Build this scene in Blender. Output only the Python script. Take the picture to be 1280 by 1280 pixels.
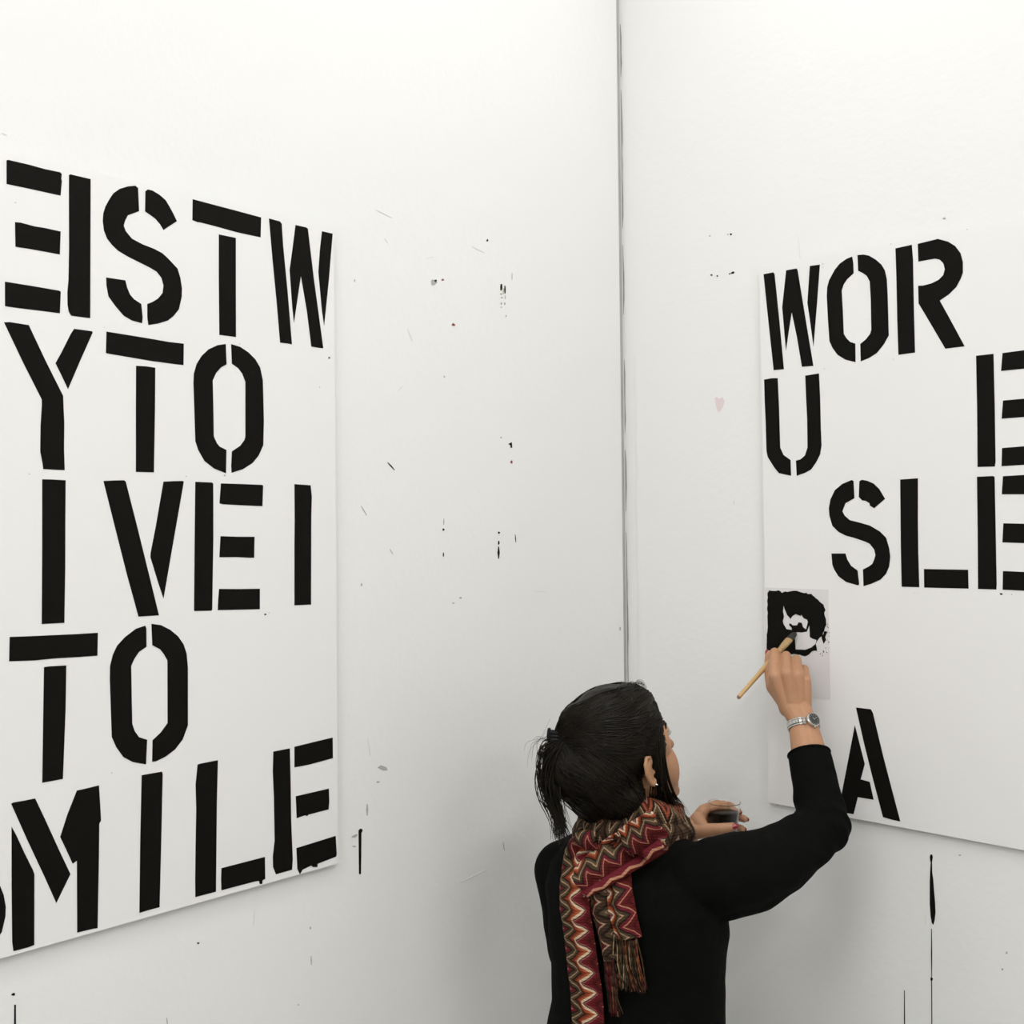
import bpy, bmesh, math, random
from mathutils import Vector, Matrix, Euler, noise
random.seed(7)
for _o in list(bpy.data.objects): bpy.data.objects.remove(_o)
scene = bpy.context.scene
COL = scene.collection
V = Vector
PI = math.pi

# ------------------------------------------------------------------ camera
cam_d = bpy.data.cameras.new('camera'); cam = bpy.data.objects.new('camera', cam_d); COL.objects.link(cam)
cam_d.sensor_fit = 'HORIZONTAL'; cam_d.sensor_width = 36.0; cam_d.lens = 36.0*1412/1280; cam_d.clip_start = 0.05
_pitch, _roll = 0.00779, 0.011
_f = V((0, math.cos(_pitch), math.sin(_pitch))); _u = V((1, 0, 0)).cross(_f)
_r = math.cos(_roll)*V((1, 0, 0)) - math.sin(_roll)*_u; _u = math.sin(_roll)*V((1, 0, 0)) + math.cos(_roll)*_u
cam.matrix_world = Matrix(((_r.x, _u.x, -_f.x, 0), (_r.y, _u.y, -_f.y, 0), (_r.z, _u.z, -_f.z, 1.95), (0, 0, 0, 1)))
scene.camera = cam

# ------------------------------------------------------------------ world, exposure
world = bpy.data.worlds.new('world'); scene.world = world; world.use_nodes = True
world.node_tree.nodes['Background'].inputs[0].default_value = (1, 1, 1, 1)
world.node_tree.nodes['Background'].inputs[1].default_value = 0.0
vs = scene.view_settings
vs.view_transform = 'Standard'; vs.look = 'None'; vs.gamma = 1.0; vs.use_curve_mapping = False
vs.exposure = 0.0
EXPO = 1.0
LAMPS = [(1.3, 2.4, 0, 20), (2.4, 1.3, 1, 20), (0.72, 0.72, 0, 8.6), (3.2, 3.2, 0, 22), (4.4, 1.5, 1, 38), (1.5, 4.4, 0, 23)]   # distance from right wall, from left wall, direction, watts

# ------------------------------------------------------------------ room axes: eL runs along the left wall, eR along the right wall
CORNER = V((0.27727, 2.75, 0)); AL = math.radians(43.82)
eL = V((-math.sin(AL), -math.cos(AL), 0)); eR = V((math.cos(AL), -math.sin(AL), 0)); eZ = V((0, 0, 1))
CEIL = 3.9
def room(a, b, z): return CORNER + eL*a + eR*b + eZ*z       # a: distance from right wall, b: distance from left wall
M_L = Matrix(((eL.x, 0, eR.x, CORNER.x), (eL.y, 0, eR.y, CORNER.y), (0, 1, 0, 0), (0, 0, 0, 1)))   # local x along wall, y up, z into the room
M_R = Matrix(((eR.x, 0, eL.x, CORNER.x), (eR.y, 0, eL.y, CORNER.y), (0, 1, 0, 0), (0, 0, 0, 1)))

# ------------------------------------------------------------------ helpers
def tag(o, label=None, cat=None, group=None, kind=None):
    if label: o['label'] = label
    if cat: o['category'] = cat
    if group: o['group'] = group
    if kind: o['kind'] = kind
    return o
def link(name, me, mat=None, parent=None):
    o = bpy.data.objects.new(name, me); COL.objects.link(o)
    if mat is not None and me is not None:
        me.materials.clear(); me.materials.append(mat)
    if parent: o.parent = parent
    return o
def empty(name, loc=(0, 0, 0)):
    o = bpy.data.objects.new(name, None); COL.objects.link(o); o.location = loc; o.empty_display_size = 0.1
    return o
def finish(bm, name, mat=None, parent=None, smooth=True, inv=None):
    bmesh.ops.recalc_face_normals(bm, faces=bm.faces)
    me = bpy.data.meshes.new(name); bm.to_mesh(me); bm.free()
    if smooth:
        for p in me.polygons: p.use_smooth = True
    if inv is not None: me.transform(inv)
    return link(name, me, mat, parent)
def box(bm, p0, p1, M=None):
    vs_ = [bm.verts.new((x, y, z)) for x in (p0[0], p1[0]) for y in (p0[1], p1[1]) for z in (p0[2], p1[2])]
    for f in ((0, 1, 3, 2), (4, 6, 7, 5), (0, 4, 5, 1), (2, 3, 7, 6), (0, 2, 6, 4), (1, 5, 7, 3)):
        bm.faces.new([vs_[i] for i in f])
    if M is not None:
        for v in vs_: v.co = M @ v.co
    return vs_
def flat(name, polys, z0, z1, M, mat, parent=None):
    """closed outlines (holes by even-odd) raised from z0 to z1 over a wall plane"""
    cu = bpy.data.curves.new(name, 'CURVE'); cu.dimensions = '2D'; cu.fill_mode = 'BOTH'; cu.extrude = (z1-z0)/2
    for pl in polys:
        sp = cu.splines.new('POLY'); sp.points.add(len(pl)-1); sp.use_cyclic_u = True
        for q, (x, y) in zip(sp.points, pl): q.co = (x, y, 0, 1)
    tmp = bpy.data.objects.new('tmp', cu); COL.objects.link(tmp)
    me = bpy.data.meshes.new_from_object(tmp.evaluated_get(bpy.context.evaluated_depsgraph_get()))
    bpy.data.objects.remove(tmp); bpy.data.curves.remove(cu); me.name = name
    me.transform(Matrix.Translation((0, 0, (z0+z1)/2)))
    o = link(name, me, mat)
    if parent: o.parent = parent; o.matrix_parent_inverse = Matrix.Identity(4)
    else: o.matrix_world = M
    return o
def nodes(name):
    m = bpy.data.materials.new(name); m.use_nodes = True
    return m, m.node_tree.nodes, m.node_tree.links, m.node_tree.nodes['Principled BSDF']
def mat(name, col, rough=0.6, var=0.0, scale=30.0, bump=0.0, bscale=80.0, metal=0.0, coat=0.0, spec=0.5, sub=0.0, col2=None, stretch=(1, 1, 1)):
    m, N, L, B = nodes(name)
    B.inputs['Roughness'].default_value = rough; B.inputs['Metallic'].default_value = metal
    B.inputs['Specular IOR Level'].default_value = spec; B.inputs['Coat Weight'].default_value = coat
    if sub: B.inputs['Subsurface Weight'].default_value = sub; B.inputs['Subsurface Radius'].default_value = (0.012, 0.005, 0.003)
    tc = N.new('ShaderNodeTexCoord'); mp = N.new('ShaderNodeMapping'); L.new(tc.outputs['Object'], mp.inputs[0]); mp.inputs['Scale'].default_value = stretch
    nz = N.new('ShaderNodeTexNoise'); nz.inputs['Scale'].default_value = scale; nz.inputs['Detail'].default_value = 5; L.new(mp.outputs[0], nz.inputs['Vector'])
    mx = N.new('ShaderNodeMix'); mx.data_type = 'RGBA'
    c2 = col2 if col2 else tuple(max(0, c*(1-var)) for c in col)
    mx.inputs['A'].default_value = (*col, 1); mx.inputs['B'].default_value = (*c2, 1)
    L.new(nz.outputs['Fac'], mx.inputs['Factor']); L.new(mx.outputs['Result'], B.inputs['Base Color'])
    if bump:
        n2 = N.new('ShaderNodeTexNoise'); n2.inputs['Scale'].default_value = bscale; n2.inputs['Detail'].default_value = 4; L.new(mp.outputs[0], n2.inputs['Vector'])
        bp = N.new('ShaderNodeBump'); bp.inputs['Strength'].default_value = bump; bp.inputs['Distance'].default_value = 0.002
        L.new(n2.outputs['Fac'], bp.inputs['Height']); L.new(bp.outputs[0], B.inputs['Normal'])
    return m

MT = {}
MT['wall'] = mat('wall_paint', (0.83, 0.83, 0.815), 0.75, 0.02, 3.0, 0.25, 60, spec=0.25)
MT['board'] = mat('board_primer', (0.83, 0.82, 0.812), 0.62, 0.02, 4.0, 0.08, 120, spec=0.3)
MT['ink'] = mat('black_stencil_paint', (0.0055, 0.005, 0.0038), 0.6, 0.2, 25, 0.2, 90, spec=0.08)
MT['grey_mark'] = mat('grey_scuff', (0.50, 0.49, 0.47), 0.8, 0.3, 300)
MT['pale_mark'] = mat('pale_scuff', (0.76, 0.755, 0.74), 0.8, 0.05, 300)
MT['red_mark'] = mat('red_paint_fleck', (0.30, 0.05, 0.05), 0.6, 0.3, 300)
MT['pink_mark'] = mat('pink_smudge', (0.80, 0.68, 0.68), 0.8, 0.1, 200)
MT['ochre_mark'] = mat('ochre_paint_trace', (0.55, 0.50, 0.30), 0.8, 0.3, 300)
MT['alu'] = mat('corner_bead_grey', (0.55, 0.55, 0.53), 0.55, 0.25, 14, 0.1, 200, metal=0.2, stretch=(1, 1, 0.2))
MT['gap'] = mat('dark_gap', (0.42, 0.415, 0.40), 0.9, 0.5, 40)
MT['floor'] = mat('grey_concrete', (0.30, 0.29, 0.275), 0.7, 0.35, 5, 0.3, 50)
MT['ceil'] = mat('ceiling_white', (0.75, 0.75, 0.74), 0.9, 0.05, 4)
MT['metal_white'] = mat('enamel_white', (0.8, 0.8, 0.8), 0.4, 0.03, 10)
m_, N_, L_, B_ = nodes('lamp_glow'); B_.inputs['Emission Color'].default_value = (1, 0.985, 0.955, 1); B_.inputs['Emission Strength'].default_value = 6.0
MT['glow'] = m_

# ------------------------------------------------------------------ room shell
LA, LB = 5.4, 5.4
def slab(name, pts, thick, m):
    bm = bmesh.new(); n = (V(pts[1])-V(pts[0])).cross(V(pts[2])-V(pts[0])).normalized()
    a = [bm.verts.new(p) for p in pts]; b = [bm.verts.new(V(p)+n*thick) for p in pts]
    bm.faces.new(a); bm.faces.new(b[::-1])
    for i in range(4): bm.faces.new((a[i], a[(i+1) % 4], b[(i+1) % 4], b[i]))
    o = finish(bm, name, m, smooth=False); o['kind'] = 'structure'
    return o
floor = slab('floor', [room(0, 0, 0), room(0, LB, 0), room(LA, LB, 0), room(LA, 0, 0)], 0.1, MT['floor'])
ceiling = slab('ceiling', [room(0, 0, CEIL), room(LA, 0, CEIL), room(LA, LB, CEIL), room(0, LB, CEIL)], 0.1, MT['ceil'])
def wall(name, M, u0, u1):
    bm = bmesh.new(); box(bm, (u0, 0, -0.1), (u1, CEIL, 0)); o = finish(bm, name, MT['wall'], smooth=False); o.matrix_world = M; o['kind'] = 'structure'
    return o
wall_left = wall('wall_left', M_L, 0.0145, LA)
wall_right = wall('wall_right', M_R, -0.1, LB)
wall_back = slab('wall_back', [room(LA, 0, 0), room(LA, LB, 0), room(LA, LB, CEIL), room(LA, 0, CEIL)], 0.1, MT['wall'])
wall_side = slab('wall_side', [room(0, LB, 0), room(0, LB, CEIL), room(LA, LB, CEIL), room(LA, LB, 0)], 0.1, MT['wall'])
tag(floor, 'grey concrete studio floor', 'floor'); tag(ceiling, 'flat white studio ceiling', 'ceiling')
tag(wall_left, 'white paint-flecked wall behind the poster reading west-ward letters', 'wall'); tag(wall_right, 'white wall the woman is painting on', 'wall')
wall_left['label'] = 'white paint-flecked studio wall behind the board ending in SMILE'
wall_right['label'] = 'white studio wall behind the board being painted'
tag(wall_back, 'plain white wall opposite the board being painted', 'wall'); tag(wall_side, 'plain white wall opposite the board ending in SMILE', 'wall')
# the open joint in the corner: a dark recess, a grey metal bead and a ragged bead of filler
bm = bmesh.new(); box(bm, (0.0015, 0, -0.006), (0.0145, CEIL, -0.0035)); trim = finish(bm, 'trim_1', MT['alu'], smooth=False); trim.matrix_world = M_L
tag(trim, 'narrow grey metal strip filling the corner joint', 'trim', kind='structure')
bm = bmesh.new(); box(bm, (0.0118, 0, -0.0035), (0.0145, CEIL, -0.0022)); o = finish(bm, 'strip_edge', MT['gap'], trim, smooth=False)
def flake_line(name, x0, w, ys, seed, z1):
    rnd = random.Random(seed); bm = bmesh.new()
    for (a, b) in ys:
        n = max(2, int((b-a)/0.03)); L_, R_ = [], []
        for i in range(n+1):
            y = a+(b-a)*i/n; k = 0.25 if i in (0, n) else rnd.uniform(0.45, 1.0)
            L_.append((x0, y)); R_.append((x0+w*k, y))
        for i in range(n):
            q = [bm.verts.new((p[0], p[1], z1)) for p in (L_[i], R_[i], R_[i+1], L_[i+1])]; bm.faces.new(q)
    return finish(bm, name, MT['gap'], wall_right, smooth=False)
flake_line('peeled_edge', 0.0, 0.0042, [(1.45, 1.92), (1.97, 2.12), (2.16, 2.34), (2.45, 2.62), (2.66, 3.0), (3.03, 3.16), (0.0, 1.38)], 4, 0.0006)
bm = bmesh.new(); n = 60; pr = [(0.030, 0.0), (0.034, 0.0010), (0.040, 0.0013), (0.048, 0.0006), (0.056, 0.0)]
rows = [[bm.verts.new((x+0.0015*math.sin(i*1.7)+0.001*math.sin(i*0.6), 2.35*i/n, z)) for x, z in pr] for i in range(n+1)]
for i in range(n):
    for j in range(len(pr)-1): bm.faces.new((rows[i][j], rows[i][j+1], rows[i+1][j+1], rows[i+1][j]))
finish(bm, 'filler_ridge', MT['wall'], wall_right)

# ------------------------------------------------------------------ ceiling battens (above the frame, they light the room)
def batten(a, b, ax, watts):
    d = eL if ax == 0 else eR; s = eR if ax == 0 else eL
    root = empty('ceiling_light', room(a, b, CEIL))
    Mx = Matrix(((d.x, s.x, 0, 0), (d.y, s.y, 0, 0), (0, 0, 1, 0), (0, 0, 0, 1)))
    bm = bmesh.new(); box(bm, (-0.62, -0.08, -0.10), (0.62, 0.08, -0.001), Mx); finish(bm, 'housing', MT['metal_white'], root, smooth=False)
    for k in (-1, 1):
        bm = bmesh.new(); bmesh.ops.create_cone(bm, cap_ends=True, segments=16, radius1=0.014, radius2=0.014, depth=1.2, matrix=Mx @ Matrix.Translation((0, 0.045*k, -0.122)) @ Matrix.Rotation(PI/2, 4, 'Y'))
        finish(bm, 'tube', MT['glow'], root)
        for e in (-0.605, 0.605):
            bm = bmesh.new(); box(bm, (e-0.012, 0.045*k-0.018, -0.145), (e+0.012, 0.045*k+0.018, -0.099), Mx); finish(bm, 'tube_holder', MT['metal_white'], root, smooth=False)
    ld = bpy.data.lights.new('tube_light', 'AREA'); ld.shape = 'RECTANGLE'; ld.size = 1.2; ld.size_y = 0.2; ld.energy = watts*EXPO; ld.color = (1, 0.997, 0.985)
    lo = bpy.data.objects.new('tube_light', ld); COL.objects.link(lo); lo.parent = root
    lo.matrix_local = Matrix.Translation((0, 0, -0.15)) @ Mx
    return root
for (a, b, ax, wt_), w in zip(LAMPS, ['running towards the painted board', 'running towards the SMILE board', 'directly over the corner', 'in the middle of the ceiling', 'near the wall opposite the woman', 'near the wall opposite the SMILE board']):
    tag(batten(a, b, ax, wt_), 'white twin-tube ceiling batten ' + w, 'ceiling light', 'ceiling battens')

# ------------------------------------------------------------------ boards and painted stencil letters (metres: along the wall from the corner, height)
LEFT_LETTERS = [
    ('E', [[(1.4863, 2.4922), (1.4839, 2.4934), (1.4533, 2.4930), (1.4283, 2.4916), (1.4055, 2.4919), (1.4028, 2.4897), (1.4037, 2.4821), (1.4028, 2.4787), (1.4050, 2.4563), (1.4095, 2.4562), (1.4515, 2.4569), (1.4865, 2.4571)], [(1.4745, 2.4026), (1.4663, 2.4034), (1.4457, 2.4016), (1.4290, 2.4019), (1.4054, 2.4009), (1.4068, 2.3654), (1.4293, 2.3659), (1.4563, 2.3662), (1.4707, 2.3659), (1.4741, 2.3661)], [(1.4900, 2.3117), (1.4485, 2.3109), (1.4085, 2.3097), (1.4059, 2.3084), (1.4075, 2.2751), (1.4363, 2.2752), (1.4673, 2.2750), (1.4855, 2.2751), (1.4901, 2.2755)], [(1.3915, 2.4904), (1.3893, 2.4922), (1.3567, 2.4916), (1.3592, 2.2736), (1.3740, 2.2735), (1.3898, 2.2737), (1.3936, 2.2796), (1.3953, 2.2899), (1.3954, 2.3090), (1.3935, 2.3283), (1.3922, 2.3773), (1.3919, 2.4411)]]),
    ('S', [[(1.2770, 2.4940), (1.2817, 2.4968), (1.2947, 2.4930), (1.3088, 2.4861), (1.3193, 2.4770), (1.3263, 2.4657), (1.3326, 2.4536), (1.3363, 2.4420), (1.3373, 2.4299), (1.3356, 2.4150), (1.3303, 2.4029), (1.3223, 2.3944), (1.3120, 2.3867), (1.2957, 2.3802), (1.2792, 2.3751), (1.2577, 2.3684), (1.2456, 2.3635), (1.2371, 2.3546), (1.2335, 2.3427), (1.2353, 2.3300), (1.2435, 2.3199), (1.2533, 2.3130), (1.2626, 2.3084), (1.2628, 2.2871), (1.2610, 2.2744), (1.2439, 2.2787), (1.2261, 2.2860), (1.2160, 2.2945), (1.2059, 2.3071), (1.2006, 2.3284), (1.2000, 2.3422), (1.2029, 2.3601), (1.2078, 2.3743), (1.2251, 2.3886), (1.2354, 2.3956), (1.2501, 2.4003), (1.2694, 2.4040), (1.2884, 2.4101), (1.2989, 2.4204), (1.3023, 2.4286), (1.2999, 2.4368), (1.2951, 2.4465), (1.2756, 2.4569)], [(1.2643, 2.4914), (1.2601, 2.4952), (1.2517, 2.4951), (1.2395, 2.4908), (1.2284, 2.4840), (1.2211, 2.4741), (1.2144, 2.4640), (1.2083, 2.4530), (1.2246, 2.4405), (1.2326, 2.4340), (1.2387, 2.4424), (1.2472, 2.4499), (1.2569, 2.4548), (1.2651, 2.4584)], [(1.3324, 2.3412), (1.3003, 2.3413), (1.2973, 2.3303), (1.2927, 2.3199), (1.2857, 2.3131), (1.2732, 2.3070), (1.2710, 2.2861), (1.2720, 2.2760), (1.2896, 2.2783), (1.3036, 2.2843), (1.3174, 2.2979), (1.3288, 2.3117), (1.3321, 2.3286)]]),
    ('T', [[(1.1786, 2.4955), (1.1395, 2.4939), (1.0937, 2.4921), (1.0440, 2.4899), (1.0455, 2.4544), (1.0940, 2.4550), (1.1345, 2.4577), (1.1655, 2.4591), (1.1692, 2.4584), (1.1795, 2.4602)], [(1.1293, 2.4450), (1.0958, 2.4447), (1.0968, 2.3473), (1.0973, 2.2728), (1.1082, 2.2730), (1.1300, 2.2729), (1.1301, 2.3663)]]),
    ('W', [[(1.0276, 2.4912), (1.0044, 2.4901), (1.0007, 2.4864), (0.9982, 2.4473), (0.9896, 2.3670), (0.9812, 2.2724), (0.9907, 2.2729), (1.0066, 2.2729), (1.0133, 2.3465), (1.0212, 2.4214)], [(0.9710, 2.4898), (0.9477, 2.4897), (0.9438, 2.4879), (0.9319, 2.4003), (0.9117, 2.2723), (0.9210, 2.2721), (0.9386, 2.2728), (0.9479, 2.3377), (0.9603, 2.3991), (0.9689, 2.3524), (0.9763, 2.3122), (0.9796, 2.3386), (0.9847, 2.4061), (0.9784, 2.4432)], [(0.9122, 2.4890), (0.8877, 2.4887), (0.8976, 2.4003), (0.9093, 2.3146), (0.9140, 2.3420), (0.9212, 2.4120), (0.9173, 2.4533)]]),
    ('Y', [[(1.4917, 2.2512), (1.4836, 2.2526), (1.4552, 2.2514), (1.4306, 2.2011), (1.4034, 2.1489), (1.4029, 2.1300), (1.4020, 2.1089), (1.4027, 2.0667), (1.4019, 2.0352), (1.4171, 2.0354), (1.4350, 2.0360), (1.4360, 2.0447), (1.4394, 2.0622), (1.4385, 2.1027), (1.4364, 2.1320), (1.4365, 2.1413), (1.4638, 2.1939)], [(1.3852, 2.2539), (1.3564, 2.2534), (1.3555, 2.2513), (1.3746, 2.2086), (1.3957, 2.1600), (1.4053, 2.1793), (1.4149, 2.1980), (1.4050, 2.2162), (1.3907, 2.2452)]]),
    ('T', [[(1.3327, 2.2556), (1.2921, 2.2540), (1.2563, 2.2524), (1.2244, 2.2507), (1.1976, 2.2508), (1.1984, 2.2150), (1.2123, 2.2151), (1.2481, 2.2162), (1.2506, 2.2160), (1.2925, 2.2187), (1.3296, 2.2210), (1.3339, 2.2216)], [(1.2831, 2.2061), (1.2664, 2.2069), (1.2495, 2.2060), (1.2506, 2.1398), (1.2535, 2.0352), (1.2849, 2.0352), (1.2840, 2.1376)]]),
    ('O', [[(1.1177, 2.2587), (1.1338, 2.2549), (1.1511, 2.2461), (1.1643, 2.2338), (1.1740, 2.2190), (1.1793, 2.2024), (1.1803, 2.1862), (1.1793, 2.1540), (1.1776, 2.0895), (1.1724, 2.0747), (1.1608, 2.0566), (1.1426, 2.0443), (1.1195, 2.0367), (1.1182, 2.0768), (1.1316, 2.0821), (1.1368, 2.0878), (1.1426, 2.0992), (1.1429, 2.1471), (1.1437, 2.1938), (1.1370, 2.2072), (1.1275, 2.2175), (1.1164, 2.2239)], [(1.1071, 2.2596), (1.0891, 2.2567), (1.0726, 2.2488), (1.0587, 2.2381), (1.0490, 2.2246), (1.0435, 2.2020), (1.0430, 2.1729), (1.0423, 2.1293), (1.0439, 2.0881), (1.0535, 2.0696), (1.0663, 2.0559), (1.0859, 2.0446), (1.1084, 2.0379), (1.1091, 2.0499), (1.1074, 2.0748), (1.0909, 2.0850), (1.0826, 2.0948), (1.0803, 2.1009), (1.0793, 2.1967), (1.0855, 2.2105), (1.0936, 2.2193), (1.1059, 2.2258)]]),
    ('I', [[(1.4367, 2.0205), (1.4230, 2.0205), (1.4006, 2.0197), (1.4016, 1.9522), (1.4016, 1.9480), (1.4023, 1.8849), (1.4043, 1.8015), (1.4163, 1.8018), (1.4392, 1.8022), (1.4376, 1.9070)]]),
    ('V', [[(1.3398, 2.0197), (1.3215, 2.0209), (1.3053, 2.0214), (1.3025, 2.0193), (1.2848, 1.9522), (1.2640, 1.8708), (1.2467, 1.8022), (1.2574, 1.8024), (1.2826, 1.8026), (1.3020, 1.8723), (1.3221, 1.9504)], [(1.2366, 2.0204), (1.2185, 2.0216), (1.2009, 2.0222), (1.1999, 2.0199), (1.2168, 1.9368), (1.2384, 1.8292), (1.2472, 1.8544), (1.2609, 1.8974), (1.2606, 1.9040), (1.2512, 1.9463)]]),
    ('E', [[(1.1784, 2.0212), (1.1464, 2.0205), (1.1445, 2.0180), (1.1446, 1.9883), (1.1452, 1.9247), (1.1486, 1.8053), (1.1501, 1.8035), (1.1817, 1.8051), (1.1828, 1.8064), (1.1805, 1.9254)], [(1.1296, 2.0193), (1.0901, 2.0189), (1.0470, 2.0180), (1.0449, 2.0163), (1.0469, 1.9806), (1.0905, 1.9821), (1.1263, 1.9837), (1.1326, 1.9854)], [(1.1312, 1.9293), (1.0961, 1.9277), (1.0636, 1.9271), (1.0648, 1.8904), (1.0739, 1.8907), (1.1014, 1.8927), (1.1338, 1.8934)], [(1.1350, 1.8397), (1.0970, 1.8375), (1.0536, 1.8358), (1.0542, 1.7999), (1.1196, 1.8028), (1.1378, 1.8037), (1.1369, 1.8205)]]),
    ('I', [[(0.9787, 2.0204), (0.9431, 2.0189), (0.9408, 1.9984), (0.9424, 1.9619), (0.9448, 1.8013), (0.9812, 1.8022), (0.9800, 1.9080), (0.9789, 1.9553)]]),
    ('T', [[(1.4870, 1.7868), (1.4599, 1.7855), (1.4196, 1.7841), (1.3829, 1.7828), (1.3509, 1.7822), (1.3520, 1.7465), (1.3832, 1.7472), (1.4199, 1.7486), (1.4508, 1.7485), (1.4880, 1.7509)], [(1.4362, 1.7372), (1.4272, 1.7374), (1.4018, 1.7363), (1.4035, 1.6687), (1.4085, 1.5640), (1.4237, 1.5638), (1.4402, 1.5638), (1.4383, 1.6497)]]),
    ('O', [[(1.2710, 1.7873), (1.2873, 1.7835), (1.3060, 1.7717), (1.3193, 1.7592), (1.3267, 1.7451), (1.3313, 1.7283), (1.3320, 1.7087), (1.3306, 1.6594), (1.3294, 1.6162), (1.3220, 1.5991), (1.3104, 1.5818), (1.2945, 1.5713), (1.2717, 1.5638), (1.2694, 1.6032), (1.2835, 1.6095), (1.2909, 1.6206), (1.2948, 1.6324), (1.2954, 1.6798), (1.2958, 1.7248), (1.2904, 1.7355), (1.2822, 1.7460), (1.2691, 1.7531), (1.2691, 1.7826)], [(1.2601, 1.7895), (1.2435, 1.7862), (1.2268, 1.7773), (1.2127, 1.7654), (1.2029, 1.7516), (1.1973, 1.7356), (1.1952, 1.7121), (1.1961, 1.6163), (1.2058, 1.5944), (1.2202, 1.5798), (1.2372, 1.5709), (1.2539, 1.5660), (1.2610, 1.5664), (1.2599, 1.6011), (1.2451, 1.6116), (1.2330, 1.6252), (1.2323, 1.7273), (1.2384, 1.7381), (1.2453, 1.7469), (1.2590, 1.7547)]]),
    ('M', [[(1.4862, 1.5070), (1.4793, 1.4927), (1.4673, 1.4635), (1.4553, 1.4363), (1.4531, 1.4291), (1.4541, 1.3243), (1.4628, 1.3234), (1.4695, 1.3234), (1.4849, 1.3236), (1.4866, 1.3377), (1.4868, 1.4171)], [(1.4866, 1.5410), (1.4833, 1.5422), (1.4678, 1.5420), (1.4511, 1.5422), (1.4366, 1.5086), (1.4140, 1.4541), (1.3979, 1.4169), (1.4202, 1.3783), (1.4373, 1.4209), (1.4638, 1.4839)], [(1.3867, 1.5425), (1.3755, 1.5428), (1.3512, 1.5441), (1.3495, 1.5148), (1.3483, 1.4888), (1.3512, 1.4843), (1.3522, 1.4313), (1.3553, 1.3229), (1.3628, 1.3240), (1.3880, 1.3248), (1.3876, 1.4350), (1.3943, 1.4319), (1.4046, 1.4566), (1.4134, 1.4767), (1.4019, 1.5086)]]),
    ('I', [[(1.2794, 1.5478), (1.2438, 1.5476), (1.2425, 1.5435), (1.2462, 1.4320), (1.2501, 1.3288), (1.2670, 1.3290), (1.2852, 1.3286), (1.2829, 1.4399)]]),
    ('L', [[(1.1788, 1.5482), (1.1751, 1.5491), (1.1402, 1.5496), (1.1429, 1.4802), (1.1462, 1.3286), (1.1851, 1.3290), (1.1851, 1.3593), (1.1838, 1.4135), (1.1820, 1.4743), (1.1828, 1.5160)], [(1.1352, 1.3657), (1.0484, 1.3656), (1.0483, 1.3270), (1.0537, 1.3260), (1.0543, 1.3198), (1.0592, 1.3205), (1.0613, 1.3267), (1.0698, 1.3275), (1.1356, 1.3283), (1.1361, 1.3477)]]),
    ('E', [[(1.0290, 1.5469), (0.9940, 1.5473), (0.9931, 1.5014), (0.9926, 1.4193), (0.9900, 1.3485), (0.9917, 1.3301), (1.0259, 1.3299), (1.0318, 1.3439), (1.0321, 1.3625), (1.0280, 1.3893), (1.0286, 1.4635), (1.0305, 1.5124)], [(0.9841, 1.5486), (0.9271, 1.5515), (0.8990, 1.5527), (0.8989, 1.5146), (0.9509, 1.5115), (0.9711, 1.5114), (0.9845, 1.5118)], [(0.9823, 1.4596), (0.9088, 1.4602), (0.9082, 1.4364), (0.9099, 1.4222), (0.9549, 1.4213), (0.9578, 1.4191), (0.9621, 1.4216), (0.9807, 1.4200)], [(0.9819, 1.3666), (0.8943, 1.3702), (0.8923, 1.3363), (0.8939, 1.3318), (0.9208, 1.3294), (0.9356, 1.3279), (0.9363, 1.3221), (0.9459, 1.3243), (0.9502, 1.3281), (0.9690, 1.3249), (0.9748, 1.3179), (0.9803, 1.3286)]]),
]
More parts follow.
